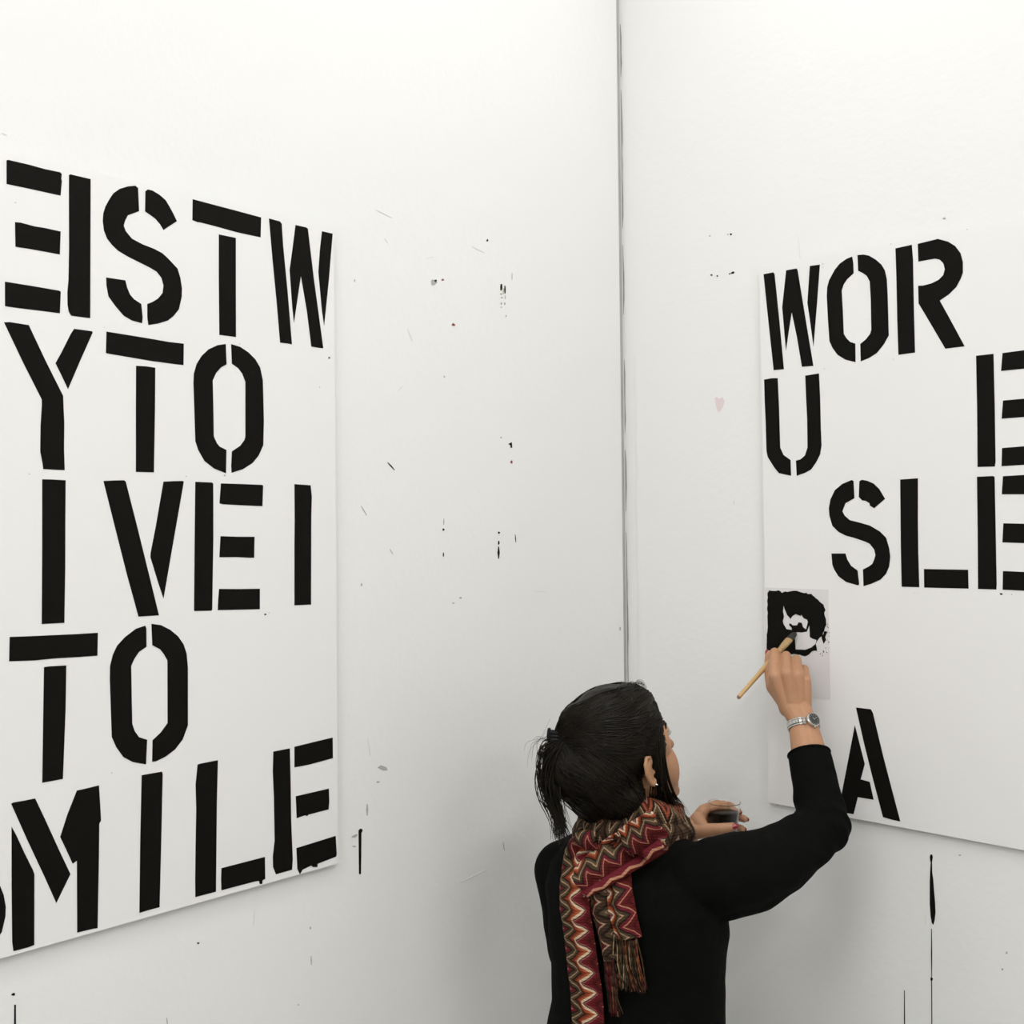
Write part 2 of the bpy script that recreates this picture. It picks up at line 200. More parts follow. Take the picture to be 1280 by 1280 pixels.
RIGHT_LETTERS = [
    ('W', [[(0.3976, 2.4831), (0.4222, 2.4833), (0.4249, 2.4788), (0.4345, 2.3834), (0.4447, 2.2703), (0.4197, 2.2708), (0.4094, 2.3671)], [(0.4532, 2.4827), (0.4786, 2.4825), (0.4807, 2.4783), (0.4966, 2.3799), (0.5148, 2.2703), (0.4879, 2.2712), (0.4773, 2.3344), (0.4654, 2.3906), (0.4572, 2.3489), (0.4504, 2.3097), (0.4465, 2.3551), (0.4425, 2.4042)], [(0.5095, 2.4827), (0.5330, 2.4817), (0.5260, 2.4092), (0.5157, 2.3112), (0.5107, 2.3494), (0.5028, 2.4054)]]),
    ('O', [[(0.6061, 2.4863), (0.5936, 2.4838), (0.5783, 2.4765), (0.5668, 2.4655), (0.5576, 2.4517), (0.5537, 2.4457), (0.5491, 2.4318), (0.5478, 2.4131), (0.5499, 2.3633), (0.5526, 2.3182), (0.5593, 2.3033), (0.5706, 2.2875), (0.5881, 2.2756), (0.6104, 2.2681), (0.6105, 2.3063), (0.5986, 2.3116), (0.5912, 2.3195), (0.5851, 2.3296), (0.5839, 2.3729), (0.5818, 2.4199), (0.5865, 2.4320), (0.5942, 2.4413), (0.6088, 2.4513), (0.6084, 2.4715)], [(0.6178, 2.4873), (0.6308, 2.4862), (0.6430, 2.4818), (0.6574, 2.4714), (0.6693, 2.4592), (0.6763, 2.4466), (0.6803, 2.4278), (0.6815, 2.3959), (0.6827, 2.3142), (0.6717, 2.2973), (0.6571, 2.2819), (0.6400, 2.2735), (0.6218, 2.2685), (0.6213, 2.3043), (0.6332, 2.3121), (0.6431, 2.3224), (0.6457, 2.3301), (0.6454, 2.3920), (0.6437, 2.4290), (0.6375, 2.4414), (0.6291, 2.4485), (0.6188, 2.4548)]]),
    ('R', [[(0.6992, 2.4868), (0.7332, 2.4880), (0.7352, 2.4582), (0.7356, 2.3640), (0.7367, 2.2738), (0.7024, 2.2731), (0.7009, 2.3450), (0.7004, 2.4283)], [(0.7453, 2.4877), (0.7859, 2.4902), (0.8057, 2.4813), (0.8194, 2.4704), (0.8295, 2.4549), (0.8338, 2.4370), (0.8336, 2.4165), (0.8288, 2.4047), (0.8206, 2.3911), (0.8066, 2.3794), (0.7877, 2.3694), (0.8036, 2.3384), (0.8350, 2.2749), (0.7974, 2.2746), (0.7705, 2.3242), (0.7453, 2.3701), (0.7449, 2.4049), (0.7550, 2.4038), (0.7717, 2.4055), (0.7859, 2.4102), (0.7954, 2.4180), (0.7986, 2.4290), (0.7958, 2.4410), (0.7888, 2.4491), (0.7795, 2.4526), (0.7676, 2.4527), (0.7460, 2.4524)]]),
    ('E', [[(0.8564, 2.2545), (0.8891, 2.2546), (0.8900, 2.1523), (0.8900, 2.0511), (0.8885, 2.0422), (0.8562, 2.0426), (0.8569, 2.1549)], [(0.9057, 2.2542), (0.9913, 2.2561), (0.9908, 2.2211), (0.9025, 2.2208)], [(0.9054, 2.1652), (0.9721, 2.1657), (0.9717, 2.1318), (0.9022, 2.1312)], [(0.9023, 2.0763), (0.9862, 2.0788), (0.9857, 2.0441), (0.9009, 2.0422)]]),
    ('U', [[(0.3957, 2.2527), (0.4147, 2.2538), (0.4293, 2.2526), (0.4317, 2.1871), (0.4332, 2.1018), (0.4412, 2.0856), (0.4579, 2.0739), (0.4587, 2.0401), (0.4296, 2.0465), (0.4188, 2.0586), (0.4024, 2.0826), (0.3993, 2.0962), (0.3981, 2.1651), (0.3966, 2.2021)], [(0.4955, 2.2516), (0.5276, 2.2532), (0.5295, 2.2033), (0.5303, 2.1322), (0.5314, 2.1014), (0.5278, 2.0826), (0.5184, 2.0664), (0.5064, 2.0515), (0.4918, 2.0449), (0.4722, 2.0396), (0.4708, 2.0721), (0.4815, 2.0741), (0.4923, 2.0819), (0.4986, 2.0984), (0.4987, 2.1581), (0.4967, 2.2060)]]),
    ('S', [[(0.6025, 2.0242), (0.5984, 2.0264), (0.5774, 2.0190), (0.5603, 2.0065), (0.5501, 1.9872), (0.5461, 1.9690), (0.5473, 1.9533), (0.5536, 1.9323), (0.5675, 1.9193), (0.5842, 1.9115), (0.6008, 1.9077), (0.6268, 1.8993), (0.6362, 1.8950), (0.6455, 1.8836), (0.6480, 1.8723), (0.6452, 1.8633), (0.6410, 1.8544), (0.6328, 1.8486), (0.6205, 1.8425), (0.6214, 1.8085), (0.6378, 1.8136), (0.6580, 1.8226), (0.6702, 1.8348), (0.6770, 1.8500), (0.6796, 1.8689), (0.6775, 1.8865), (0.6712, 1.9078), (0.6581, 1.9204), (0.6368, 1.9324), (0.6151, 1.9384), (0.5931, 1.9437), (0.5820, 1.9529), (0.5768, 1.9620), (0.5838, 1.9787), (0.6039, 1.9886)], [(0.6152, 2.0230), (0.6204, 2.0261), (0.6326, 2.0237), (0.6461, 2.0177), (0.6580, 2.0064), (0.6702, 1.9859), (0.6467, 1.9674), (0.6373, 1.9731), (0.6369, 1.9777), (0.6280, 1.9830), (0.6212, 1.9836), (0.6136, 1.9910)], [(0.5507, 1.8744), (0.5823, 1.8748), (0.5863, 1.8624), (0.5945, 1.8497), (0.6087, 1.8402), (0.6119, 1.8129), (0.6099, 1.8095), (0.5829, 1.8158), (0.5662, 1.8270), (0.5565, 1.8411), (0.5524, 1.8514)]]),
    ('L', [[(0.7025, 2.0239), (0.7391, 2.0252), (0.7378, 1.9388), (0.7377, 1.8771), (0.7388, 1.8101), (0.7026, 1.8099), (0.7019, 1.8892)], [(0.7487, 1.8463), (0.8356, 1.8467), (0.8358, 1.8106), (0.7600, 1.8098), (0.7487, 1.8097)]]),
    ('E', [[(0.8548, 2.0241), (0.8851, 2.0244), (0.8879, 2.0223), (0.8882, 1.9653), (0.8888, 1.8201), (0.8880, 1.8107), (0.8539, 1.8106), (0.8547, 1.9206)], [(0.9032, 2.0235), (0.9832, 2.0255), (0.9826, 1.9876), (0.9006, 1.9896)], [(0.9027, 1.9352), (0.9674, 1.9335), (0.9669, 1.8974), (0.9004, 1.8994)], [(0.9007, 1.8458), (0.9796, 1.8441), (0.9791, 1.8094), (0.8996, 1.8108)]]),
    ('A', [[(0.5982, 1.5218), (0.6188, 1.4451), (0.6095, 1.4123), (0.6291, 1.4103), (0.6371, 1.3751), (0.6027, 1.3749), (0.5928, 1.3384), (0.5588, 1.3374), (0.5683, 1.3830)], [(0.6011, 1.5586), (0.6336, 1.5584), (0.6380, 1.5513), (0.6595, 1.4637), (0.6931, 1.3408), (0.6758, 1.3413), (0.6567, 1.3433), (0.6361, 1.4174), (0.6186, 1.4841)]]),
]
WET_PAINT = [[(0.3978, 1.7870), (0.4025, 1.7920), (0.4155, 1.7915), (0.4275, 1.7929), (0.4329, 1.7886), (0.4375, 1.7908), (0.4466, 1.7907), (0.4556, 1.7923), (0.4611, 1.7941), (0.4736, 1.7926), (0.4877, 1.7894), (0.4922, 1.7907), (0.4948, 1.7873), (0.5036, 1.7876), (0.5140, 1.7801), (0.5226, 1.7733), (0.5311, 1.7666), (0.5361, 1.7558), (0.5326, 1.7494), (0.5346, 1.7432), (0.5367, 1.7370), (0.5365, 1.7245), (0.5329, 1.7148), (0.5302, 1.7052), (0.5258, 1.7002), (0.5179, 1.6934), (0.5126, 1.6852), (0.5142, 1.6758), (0.5150, 1.6687), (0.5089, 1.6691), (0.5036, 1.6671), (0.4965, 1.6603), (0.4876, 1.6556), (0.4752, 1.6571), (0.4609, 1.6584), (0.4428, 1.6563), (0.4387, 1.6253), (0.3973, 1.6219), (0.3942, 1.6674), (0.3956, 1.7002), (0.3981, 1.7134), (0.3970, 1.7330), (0.3985, 1.7429), (0.3963, 1.7493), (0.3980, 1.7608), (0.3970, 1.7690), (0.3986, 1.7772)], [(0.4381, 1.7690), (0.4371, 1.7609), (0.4397, 1.7530), (0.4458, 1.7403), (0.4512, 1.7358), (0.4530, 1.7327), (0.4585, 1.7394), (0.4657, 1.7437), (0.4782, 1.7404), (0.4791, 1.7436), (0.4852, 1.7359), (0.4931, 1.7332), (0.4948, 1.7285), (0.4930, 1.7220), (0.4902, 1.7123), (0.4831, 1.7167), (0.4797, 1.7261), (0.4726, 1.7265), (0.4689, 1.7199), (0.4582, 1.7193), (0.4555, 1.7215), (0.4510, 1.7237), (0.4501, 1.7196), (0.4563, 1.7135), (0.4562, 1.7095), (0.4436, 1.7104), (0.4365, 1.7205), (0.4347, 1.7268), (0.4376, 1.7367), (0.4354, 1.7479)], [(0.4624, 1.7035), (0.4687, 1.7054), (0.4794, 1.7053), (0.4919, 1.7080), (0.4982, 1.7223), (0.4988, 1.6969), (0.5040, 1.6941), (0.5144, 1.6916), (0.5126, 1.6836), (0.5019, 1.6749), (0.4878, 1.6692), (0.4646, 1.6683)], [(0.5303, 1.7099), (0.5363, 1.7119), (0.5389, 1.7089), (0.5344, 1.6992), (0.5361, 1.6930), (0.5308, 1.6848), (0.5266, 1.6956)]]
WALL_MARKS = [
    ('L', 'grey_mark', [(0.6140, 2.4392), (0.6183, 2.4353), (0.6225, 2.4324), (0.6288, 2.4311), (0.6306, 2.4351), (0.6314, 2.4387), (0.6286, 2.4430), (0.6225, 2.4430), (0.6175, 2.4424)]),
    ('L', 'ink', [(0.6159, 2.4422), (0.6162, 2.4405), (0.6182, 2.4389), (0.6204, 2.4396), (0.6222, 2.4404), (0.6227, 2.4423), (0.6204, 2.4435), (0.6182, 2.4444), (0.6157, 2.4442)]),
    ('L', 'red_mark', [(0.5949, 2.4474), (0.5959, 2.4459), (0.5984, 2.4453), (0.6009, 2.4447), (0.6025, 2.4456), (0.6016, 2.4470), (0.6008, 2.4484), (0.5982, 2.4491), (0.5966, 2.4482)]),
    ('L', 'red_mark', [(0.5645, 2.3567), (0.5675, 2.3555), (0.5705, 2.3553), (0.5741, 2.3556), (0.5745, 2.3577), (0.5733, 2.3593), (0.5712, 2.3609), (0.5679, 2.3600), (0.5660, 2.3586)]),
    ('L', 'ink', [(0.4651, 2.5509), (0.4654, 2.5489), (0.4674, 2.5483), (0.4691, 2.5480), (0.4707, 2.5489), (0.4699, 2.5508), (0.4690, 2.5524), (0.4671, 2.5535), (0.4659, 2.5522)]),
    ('L', 'ink', [(0.4285, 2.4627), (0.4298, 2.4556), (0.4292, 2.4487), (0.4247, 2.4493), (0.4234, 2.4564), (0.4240, 2.4632)]),
    ('L', 'ink', [(0.4166, 2.4608), (0.4174, 2.4520), (0.4164, 2.4435), (0.4138, 2.4439), (0.4131, 2.4527), (0.4141, 2.4612)]),
    ('L', 'ochre_mark', [(0.4209, 2.4550), (0.4220, 2.4479), (0.4209, 2.4411), (0.4194, 2.4413), (0.4183, 2.4485), (0.4194, 2.4553)]),
    ('L', 'grey_mark', [(0.4249, 2.4415), (0.4250, 2.4399), (0.4268, 2.4387), (0.4286, 2.4393), (0.4303, 2.4399), (0.4305, 2.4416), (0.4285, 2.4426), (0.4268, 2.4435), (0.4247, 2.4431)]),
    ('L', 'grey_mark', [(0.4222, 2.4340), (0.4221, 2.4327), (0.4245, 2.4321), (0.4264, 2.4321), (0.4285, 2.4325), (0.4279, 2.4338), (0.4264, 2.4348), (0.4243, 2.4357), (0.4226, 2.4350)]),
    ('L', 'grey_mark', [(0.4152, 2.4402), (0.4161, 2.4357), (0.4154, 2.4315), (0.4143, 2.4316), (0.4134, 2.4361), (0.4141, 2.4403)]),
    ('L', 'grey_mark', [(0.4249, 2.4206), (0.4249, 2.4187), (0.4265, 2.4175), (0.4280, 2.4183), (0.4295, 2.4190), (0.4294, 2.4211), (0.4279, 2.4222), (0.4264, 2.4234), (0.4248, 2.4226)]),
    ('L', 'grey_mark', [(0.4143, 2.4220), (0.4152, 2.4202), (0.4161, 2.4184), (0.4176, 2.4187), (0.4180, 2.4207), (0.4185, 2.4226), (0.4175, 2.4245), (0.4161, 2.4243), (0.4147, 2.4242)]),
    ('L', 'grey_mark', [(0.4250, 2.4128), (0.4249, 2.4118), (0.4264, 2.4112), (0.4277, 2.4115), (0.4291, 2.4117), (0.4290, 2.4128), (0.4277, 2.4134), (0.4263, 2.4142), (0.4250, 2.4138)]),
    ('L', 'grey_mark', [(0.4109, 2.3955), (0.4110, 2.3939), (0.4121, 2.3928), (0.4131, 2.3936), (0.4141, 2.3942), (0.4142, 2.3959), (0.4131, 2.3968), (0.4120, 2.3977), (0.4109, 2.3971)]),
    ('L', 'grey_mark', [(0.3927, 2.4923), (0.3934, 2.4843), (0.3929, 2.4765), (0.3921, 2.4766), (0.3914, 2.4846), (0.3919, 2.4924)]),
    ('L', 'grey_mark', [(0.8263, 2.4121), (0.8267, 2.4106), (0.8273, 2.4090), (0.8282, 2.4098), (0.8287, 2.4110), (0.8291, 2.4128), (0.8282, 2.4139), (0.8273, 2.4143), (0.8263, 2.4141)]),
    ('L', 'grey_mark', [(0.5951, 2.2479), (0.5959, 2.2468), (0.5967, 2.2456), (0.5980, 2.2458), (0.5984, 2.2470), (0.5989, 2.2483), (0.5980, 2.2495), (0.5967, 2.2493), (0.5955, 2.2492)]),
    ('L', 'ink', [(0.7507, 2.0665), (0.7429, 2.0588), (0.7336, 2.0521), (0.7326, 2.0528), (0.7404, 2.0605), (0.7497, 2.0672)]),
    ('L', 'grey_mark', [(0.8175, 1.9813), (0.8114, 1.9721), (0.8041, 1.9633), (0.8034, 1.9637), (0.8095, 1.9729), (0.8168, 1.9816)]),
    ('L', 'grey_mark', [(0.7473, 1.8969), (0.7439, 1.8919), (0.7397, 1.8873), (0.7390, 1.8876), (0.7424, 1.8926), (0.7466, 1.8972)]),
    ('L', 'grey_mark', [(0.6031, 1.9556), (0.6042, 1.9495), (0.6037, 1.9434), (0.6026, 1.9433), (0.6015, 1.9494), (0.6020, 1.9556)]),
    ('L', 'ink', [(0.6010, 1.9335), (0.6023, 1.9320), (0.6038, 1.9313), (0.6058, 1.9310), (0.6065, 1.9328), (0.6064, 1.9343), (0.6057, 1.9361), (0.6037, 1.9358), (0.6023, 1.9349)]),
    ('L', 'ink', [(0.6055, 1.8869), (0.6065, 1.8824), (0.6056, 1.8779), (0.6044, 1.8778), (0.6034, 1.8823), (0.6042, 1.8868)]),
    ('L', 'ink', [(0.4100, 2.1170), (0.3992, 2.1213), (0.3981, 2.1091), (0.4029, 2.1089), (0.4033, 2.1145)]),
    ('L', 'red_mark', [(0.3979, 2.0782), (0.3978, 2.0757), (0.4001, 2.0745), (0.4020, 2.0756), (0.4041, 2.0767), (0.4038, 2.0793), (0.4019, 2.0806), (0.3999, 2.0820), (0.3979, 2.0806)]),
    ('L', 'grey_mark', [(0.4302, 2.1300), (0.4302, 2.1288), (0.4317, 2.1280), (0.4332, 2.1286), (0.4346, 2.1292), (0.4348, 2.1304), (0.4332, 2.1311), (0.4317, 2.1317), (0.4300, 2.1312)]),
    ('L', 'ink', [(0.4383, 1.9248), (0.4399, 1.9234), (0.4416, 1.9226), (0.4440, 1.9224), (0.4447, 1.9242), (0.4449, 1.9257), (0.4439, 1.9273), (0.4415, 1.9269), (0.4397, 1.9263)]),
    ('L', 'ink', [(0.4403, 1.9029), (0.4414, 1.9003), (0.4426, 1.8990), (0.4443, 1.8985), (0.4448, 1.9016), (0.4447, 1.9044), (0.4441, 1.9076), (0.4425, 1.9070), (0.4413, 1.9056)]),
    ('L', 'ink', [(0.4443, 1.8953), (0.4471, 1.8820), (0.4448, 1.8687), (0.4430, 1.8686), (0.4403, 1.8819), (0.4426, 1.8952)]),
    ('L', 'ink', [(0.3922, 1.9202), (0.3918, 1.9114), (0.3900, 1.9027), (0.3891, 1.9027), (0.3895, 1.9115), (0.3913, 1.9203)]),
    ('L', 'grey_mark', [(0.5548, 1.7910), (0.5552, 1.7898), (0.5572, 1.7889), (0.5595, 1.7898), (0.5613, 1.7907), (0.5619, 1.7922), (0.5595, 1.7928), (0.5573, 1.7931), (0.5546, 1.7925)]),
    ('L', 'grey_mark', [(0.5741, 1.7811), (0.5757, 1.7804), (0.5776, 1.7801), (0.5801, 1.7801), (0.5810, 1.7811), (0.5810, 1.7819), (0.5801, 1.7828), (0.5776, 1.7825), (0.5758, 1.7819)]),
    ('L', 'grey_mark', [(0.8166, 1.8308), (0.8167, 1.8285), (0.8180, 1.8282), (0.8191, 1.8285), (0.8202, 1.8298), (0.8197, 1.8319), (0.8191, 1.8334), (0.8179, 1.8344), (0.8171, 1.8326)]),
    ('L', 'grey_mark', [(0.7836, 1.4765), (0.7756, 1.4798), (0.7616, 1.4737), (0.7587, 1.4670), (0.7697, 1.4688)]),
    ('L', 'grey_mark', [(0.7777, 1.4477), (0.7796, 1.4470), (0.7817, 1.4468), (0.7847, 1.4471), (0.7857, 1.4486), (0.7857, 1.4497), (0.7847, 1.4508), (0.7817, 1.4501), (0.7796, 1.4491)]),
    ('L', 'grey_mark', [(0.8108, 1.4115), (0.8121, 1.4006), (0.8107, 1.3893), (0.8090, 1.3890), (0.8078, 1.3999), (0.8091, 1.4112)]),
    ('L', 'ink', [(0.8313, 1.3653), (0.8270, 1.3678), (0.8222, 1.3657), (0.8219, 1.3619), (0.8246, 1.3594), (0.8256, 1.3155), (0.8267, 1.2824), (0.8291, 1.2814), (0.8312, 1.2834), (0.8313, 1.3168)]),
    ('L', 'grey_mark', [(0.8342, 1.3574), (0.8350, 1.3558), (0.8378, 1.3539), (0.8429, 1.3543), (0.8463, 1.3551), (0.8488, 1.3567), (0.8447, 1.3582), (0.8405, 1.3590), (0.8351, 1.3593)]),
    ('L', 'grey_mark', [(0.8376, 1.3364), (0.8391, 1.3359), (0.8410, 1.3355), (0.8439, 1.3365), (0.8451, 1.3376), (0.8463, 1.3388), (0.8438, 1.3389), (0.8412, 1.3382), (0.8380, 1.3375)]),
    ('L', 'grey_mark', [(0.4400, 1.2611), (0.4388, 1.2513), (0.4366, 1.2415), (0.4359, 1.2414), (0.4371, 1.2511), (0.4393, 1.2610)]),
    ('L', 'ink', [(1.1713, 1.2458), (1.1722, 1.2452), (1.1731, 1.2446), (1.1746, 1.2453), (1.1751, 1.2464), (1.1757, 1.2475), (1.1746, 1.2480), (1.1732, 1.2475), (1.1717, 1.2469)]),
    ('L', 'grey_mark', [(0.9439, 1.1595), (0.9442, 1.1512), (0.9433, 1.1426), (0.9426, 1.1424), (0.9422, 1.1507), (0.9431, 1.1593)]),
    ('L', 'ink', [(1.4784, 1.2556), (1.4782, 1.2543), (1.4795, 1.2533), (1.4814, 1.2541), (1.4830, 1.2549), (1.4837, 1.2564), (1.4821, 1.2570), (1.4807, 1.2575), (1.4786, 1.2571)]),
    ('L', 'ink', [(1.4794, 1.2398), (1.4799, 1.2080), (1.4799, 1.1761), (1.4776, 1.1753), (1.4771, 1.2071), (1.4771, 1.2391)]),
    ('L', 'grey_mark', [(1.2326, 1.1410), (1.2326, 1.1350), (1.2316, 1.1288), (1.2310, 1.1287), (1.2310, 1.1346), (1.2320, 1.1408)]),
    ('L', 'grey_mark', [(0.9435, 1.2104), (0.9435, 1.2086), (0.9444, 1.2079), (0.9453, 1.2090), (0.9461, 1.2102), (0.9461, 1.2121), (0.9452, 1.2127), (0.9443, 1.2135), (0.9434, 1.2123)]),
    ('L', 'grey_mark', [(0.9710, 1.0793), (0.9717, 1.0789), (0.9723, 1.0786), (0.9734, 1.0789), (0.9737, 1.0798), (0.9739, 1.0806), (0.9734, 1.0812), (0.9724, 1.0807), (0.9715, 1.0802)]),
    ('L', 'grey_mark', [(0.0253, 1.6866), (0.0267, 1.6844), (0.0280, 1.6824), (0.0301, 1.6828), (0.0306, 1.6858), (0.0312, 1.6886), (0.0300, 1.6911), (0.0280, 1.6902), (0.0262, 1.6895)]),
    ('L', 'pale_mark', [(1.2278, 1.3756), (1.2286, 1.3750), (1.2293, 1.3748), (1.2304, 1.3749), (1.2308, 1.3759), (1.2308, 1.3767), (1.2304, 1.3776), (1.2293, 1.3771), (1.2285, 1.3766)]),
    ('L', 'pale_mark', [(0.7739, 2.5574), (0.7543, 2.5526), (0.7335, 2.5493), (0.7329, 2.5503), (0.7528, 2.5551), (0.7733, 2.5584)]),
    ('L', 'pale_mark', [(0.7526, 2.5052), (0.7492, 2.5008), (0.7445, 2.4971), (0.7437, 2.4977), (0.7471, 2.5022), (0.7517, 2.5058)]),
    ('L', 'pale_mark', [(0.6953, 2.3330), (0.6901, 2.3214), (0.6829, 2.3104), (0.6817, 2.3109), (0.6869, 2.3227), (0.6940, 2.3336)]),
    ('L', 'pale_mark', [(0.5143, 2.5293), (0.4959, 2.5250), (0.4764, 2.5220), (0.4758, 2.5230), (0.4944, 2.5273), (0.5137, 2.5303)]),
    ('L', 'pale_mark', [(0.6434, 2.4833), (0.6323, 2.4861), (0.6214, 2.4901), (0.6216, 2.4908), (0.6328, 2.4880), (0.6436, 2.4840)]),
    ('L', 'pale_mark', [(0.7209, 2.2098), (0.7151, 2.2146), (0.7104, 2.2201), (0.7112, 2.2205), (0.7170, 2.2157), (0.7217, 2.2102)]),
    ('L', 'pale_mark', [(0.3399, 1.7932), (0.3150, 1.7904), (0.2897, 1.7887), (0.2896, 1.7895), (0.3149, 1.7922), (0.3398, 1.7939)]),
    ('L', 'pale_mark', [(0.5658, 1.2032), (0.5296, 1.2065), (0.4934, 1.2113), (0.4940, 1.2122), (0.5310, 1.2089), (0.5664, 1.2042)]),
    ('L', 'pale_mark', [(0.8068, 1.5377), (0.8047, 1.5197), (0.8014, 1.5016), (0.8006, 1.5016), (0.8027, 1.5196), (0.8060, 1.5376)]),
    ('L', 'pale_mark', [(1.0635, 1.2816), (1.0650, 1.2638), (1.0655, 1.2458), (1.0649, 1.2456), (1.0634, 1.2634), (1.0629, 1.2814)]),
    ('L', 'pale_mark', [(1.4886, 2.5350), (1.4848, 2.5336), (1.4804, 2.5334), (1.4801, 2.5342), (1.4840, 2.5356), (1.4883, 2.5358)]),
    ('R', 'grey_mark', [(0.2547, 2.5953), (0.2537, 2.5944), (0.2524, 2.5942), (0.2508, 2.5942), (0.2502, 2.5956), (0.2503, 2.5967), (0.2509, 2.5979), (0.2525, 2.5974), (0.2536, 2.5966)]),
    ('R', 'grey_mark', [(0.3018, 2.5900), (0.3018, 2.5888), (0.3005, 2.5885), (0.2994, 2.5892), (0.2982, 2.5900), (0.2984, 2.5912), (0.2994, 2.5916), (0.3006, 2.5920), (0.3017, 2.5911)]),
    ('R', 'ink', [(0.3113, 2.5886), (0.3098, 2.5877), (0.3085, 2.5868), (0.3063, 2.5874), (0.3057, 2.5890), (0.3051, 2.5905), (0.3064, 2.5916), (0.3084, 2.5909), (0.3104, 2.5902)]),
    ('R', 'ink', [(0.2578, 2.5052), (0.2570, 2.5042), (0.2557, 2.5032), (0.2538, 2.5042), (0.2528, 2.5054), (0.2521, 2.5069), (0.2538, 2.5075), (0.2556, 2.5073), (0.2577, 2.5068)]),
    ('R', 'ink', [(0.2724, 2.5007), (0.2722, 2.4996), (0.2710, 2.4989), (0.2697, 2.4998), (0.2685, 2.5007), (0.2683, 2.5021), (0.2697, 2.5025), (0.2710, 2.5028), (0.2725, 2.5020)]),
    ('R', 'ink', [(0.3057, 2.5003), (0.3050, 2.4994), (0.3038, 2.4993), (0.3024, 2.4992), (0.3017, 2.5004), (0.3021, 2.5014), (0.3025, 2.5024), (0.3039, 2.5022), (0.3048, 2.5013)]),
    ('R', 'ink', [(0.3154, 2.5027), (0.3162, 2.5011), (0.3135, 2.4996), (0.3104, 2.4999), (0.3071, 2.5001), (0.3064, 2.5018), (0.3089, 2.5032), (0.3113, 2.5046), (0.3147, 2.5043)]),
    ('R', 'grey_mark', [(0.7967, 2.5301), (0.7968, 2.5284), (0.7945, 2.5284), (0.7926, 2.5293), (0.7905, 2.5304), (0.7911, 2.5319), (0.7926, 2.5325), (0.7946, 2.5330), (0.7964, 2.5315)]),
    ('R', 'ink', [(0.7472, 1.2783), (0.7486, 1.2827), (0.7503, 1.2841), (0.7522, 1.2834), (0.7533, 1.2795), (0.7524, 1.2740), (0.7515, 1.2684), (0.7517, 1.2482), (0.7535, 1.2351), (0.7546, 1.2164), (0.7567, 1.1899), (0.7572, 1.1712), (0.7551, 1.1545), (0.7522, 1.1458), (0.7495, 1.1492), (0.7472, 1.1635), (0.7459, 1.1875), (0.7465, 1.2282), (0.7476, 1.2473), (0.7490, 1.2679), (0.7479, 1.2731)]),
    ('R', 'ink', [(0.7481, 1.1373), (0.7471, 1.0867), (0.7472, 1.0365), (0.7482, 1.0368), (0.7492, 1.0873), (0.7492, 1.1375)]),
    ('R', 'ink', [(0.7502, 1.0389), (0.7490, 1.0366), (0.7478, 1.0349), (0.7460, 1.0342), (0.7455, 1.0366), (0.7452, 1.0387), (0.7461, 1.0412), (0.7478, 1.0411), (0.7493, 1.0408)]),
    ('R', 'ink', [(0.7468, 1.0364), (0.7461, 0.9694), (0.7454, 0.9025), (0.7469, 0.9029), (0.7476, 0.9699), (0.7483, 1.0368)]),
    ('R', 'ink', [(0.6906, 1.0003), (0.6896, 0.9425), (0.6894, 0.8849), (0.6906, 0.8853), (0.6916, 0.9431), (0.6918, 1.0006)]),
    ('R', 'grey_mark', [(0.8094, 1.2940), (0.8093, 1.2929), (0.8074, 1.2924), (0.8058, 1.2921), (0.8043, 1.2924), (0.8050, 1.2935), (0.8059, 1.2944), (0.8076, 1.2952), (0.8087, 1.2946)]),
    ('R', 'grey_mark', [(0.8947, 1.1267), (0.8932, 1.1253), (0.8920, 1.1247), (0.8907, 1.1247), (0.8912, 1.1268), (0.8920, 1.1285), (0.8934, 1.1303), (0.8943, 1.1296), (0.8948, 1.1285)]),
    ('R', 'grey_mark', [(0.8869, 1.0946), (0.8860, 1.0931), (0.8851, 1.0917), (0.8837, 1.0916), (0.8833, 1.0930), (0.8828, 1.0943), (0.8838, 1.0959), (0.8851, 1.0959), (0.8864, 1.0960)]),
    ('R', 'pale_mark', [(0.8803, 1.1074), (0.8814, 1.1030), (0.8832, 1.0991), (0.8836, 1.0993), (0.8825, 1.1037), (0.8808, 1.1076)]),
    ('R', 'pale_mark', [(0.7370, 1.1646), (0.7364, 1.1518), (0.7366, 1.1392), (0.7372, 1.1394), (0.7377, 1.1521), (0.7375, 1.1647)]),
    ('R', 'pale_mark', [(0.6653, 0.9530), (0.6643, 0.9518), (0.6632, 0.9508), (0.6617, 0.9503), (0.6613, 0.9513), (0.6611, 0.9523), (0.6618, 0.9536), (0.6633, 0.9537), (0.6644, 0.9537)]),
    ('R', 'pale_mark', [(0.4759, 2.5631), (0.4773, 2.5327), (0.4798, 2.5022), (0.4804, 2.5022), (0.4790, 2.5325), (0.4765, 2.5630)]),
    ('R', 'pale_mark', [(0.3114, 1.9858), (0.3106, 1.9815), (0.3089, 1.9807), (0.3071, 1.9798), (0.3061, 1.9836), (0.3067, 1.9876), (0.3073, 1.9919), (0.3092, 1.9924), (0.3102, 1.9891)]),
    ('R', 'pink_mark', [(0.2601, 2.2245), (0.2655, 2.2267), (0.2718, 2.2217), (0.2815, 2.2245), (0.2856, 2.2142), (0.2801, 2.2019), (0.2725, 2.1916), (0.2672, 2.1938), (0.2630, 2.2069)]),
]
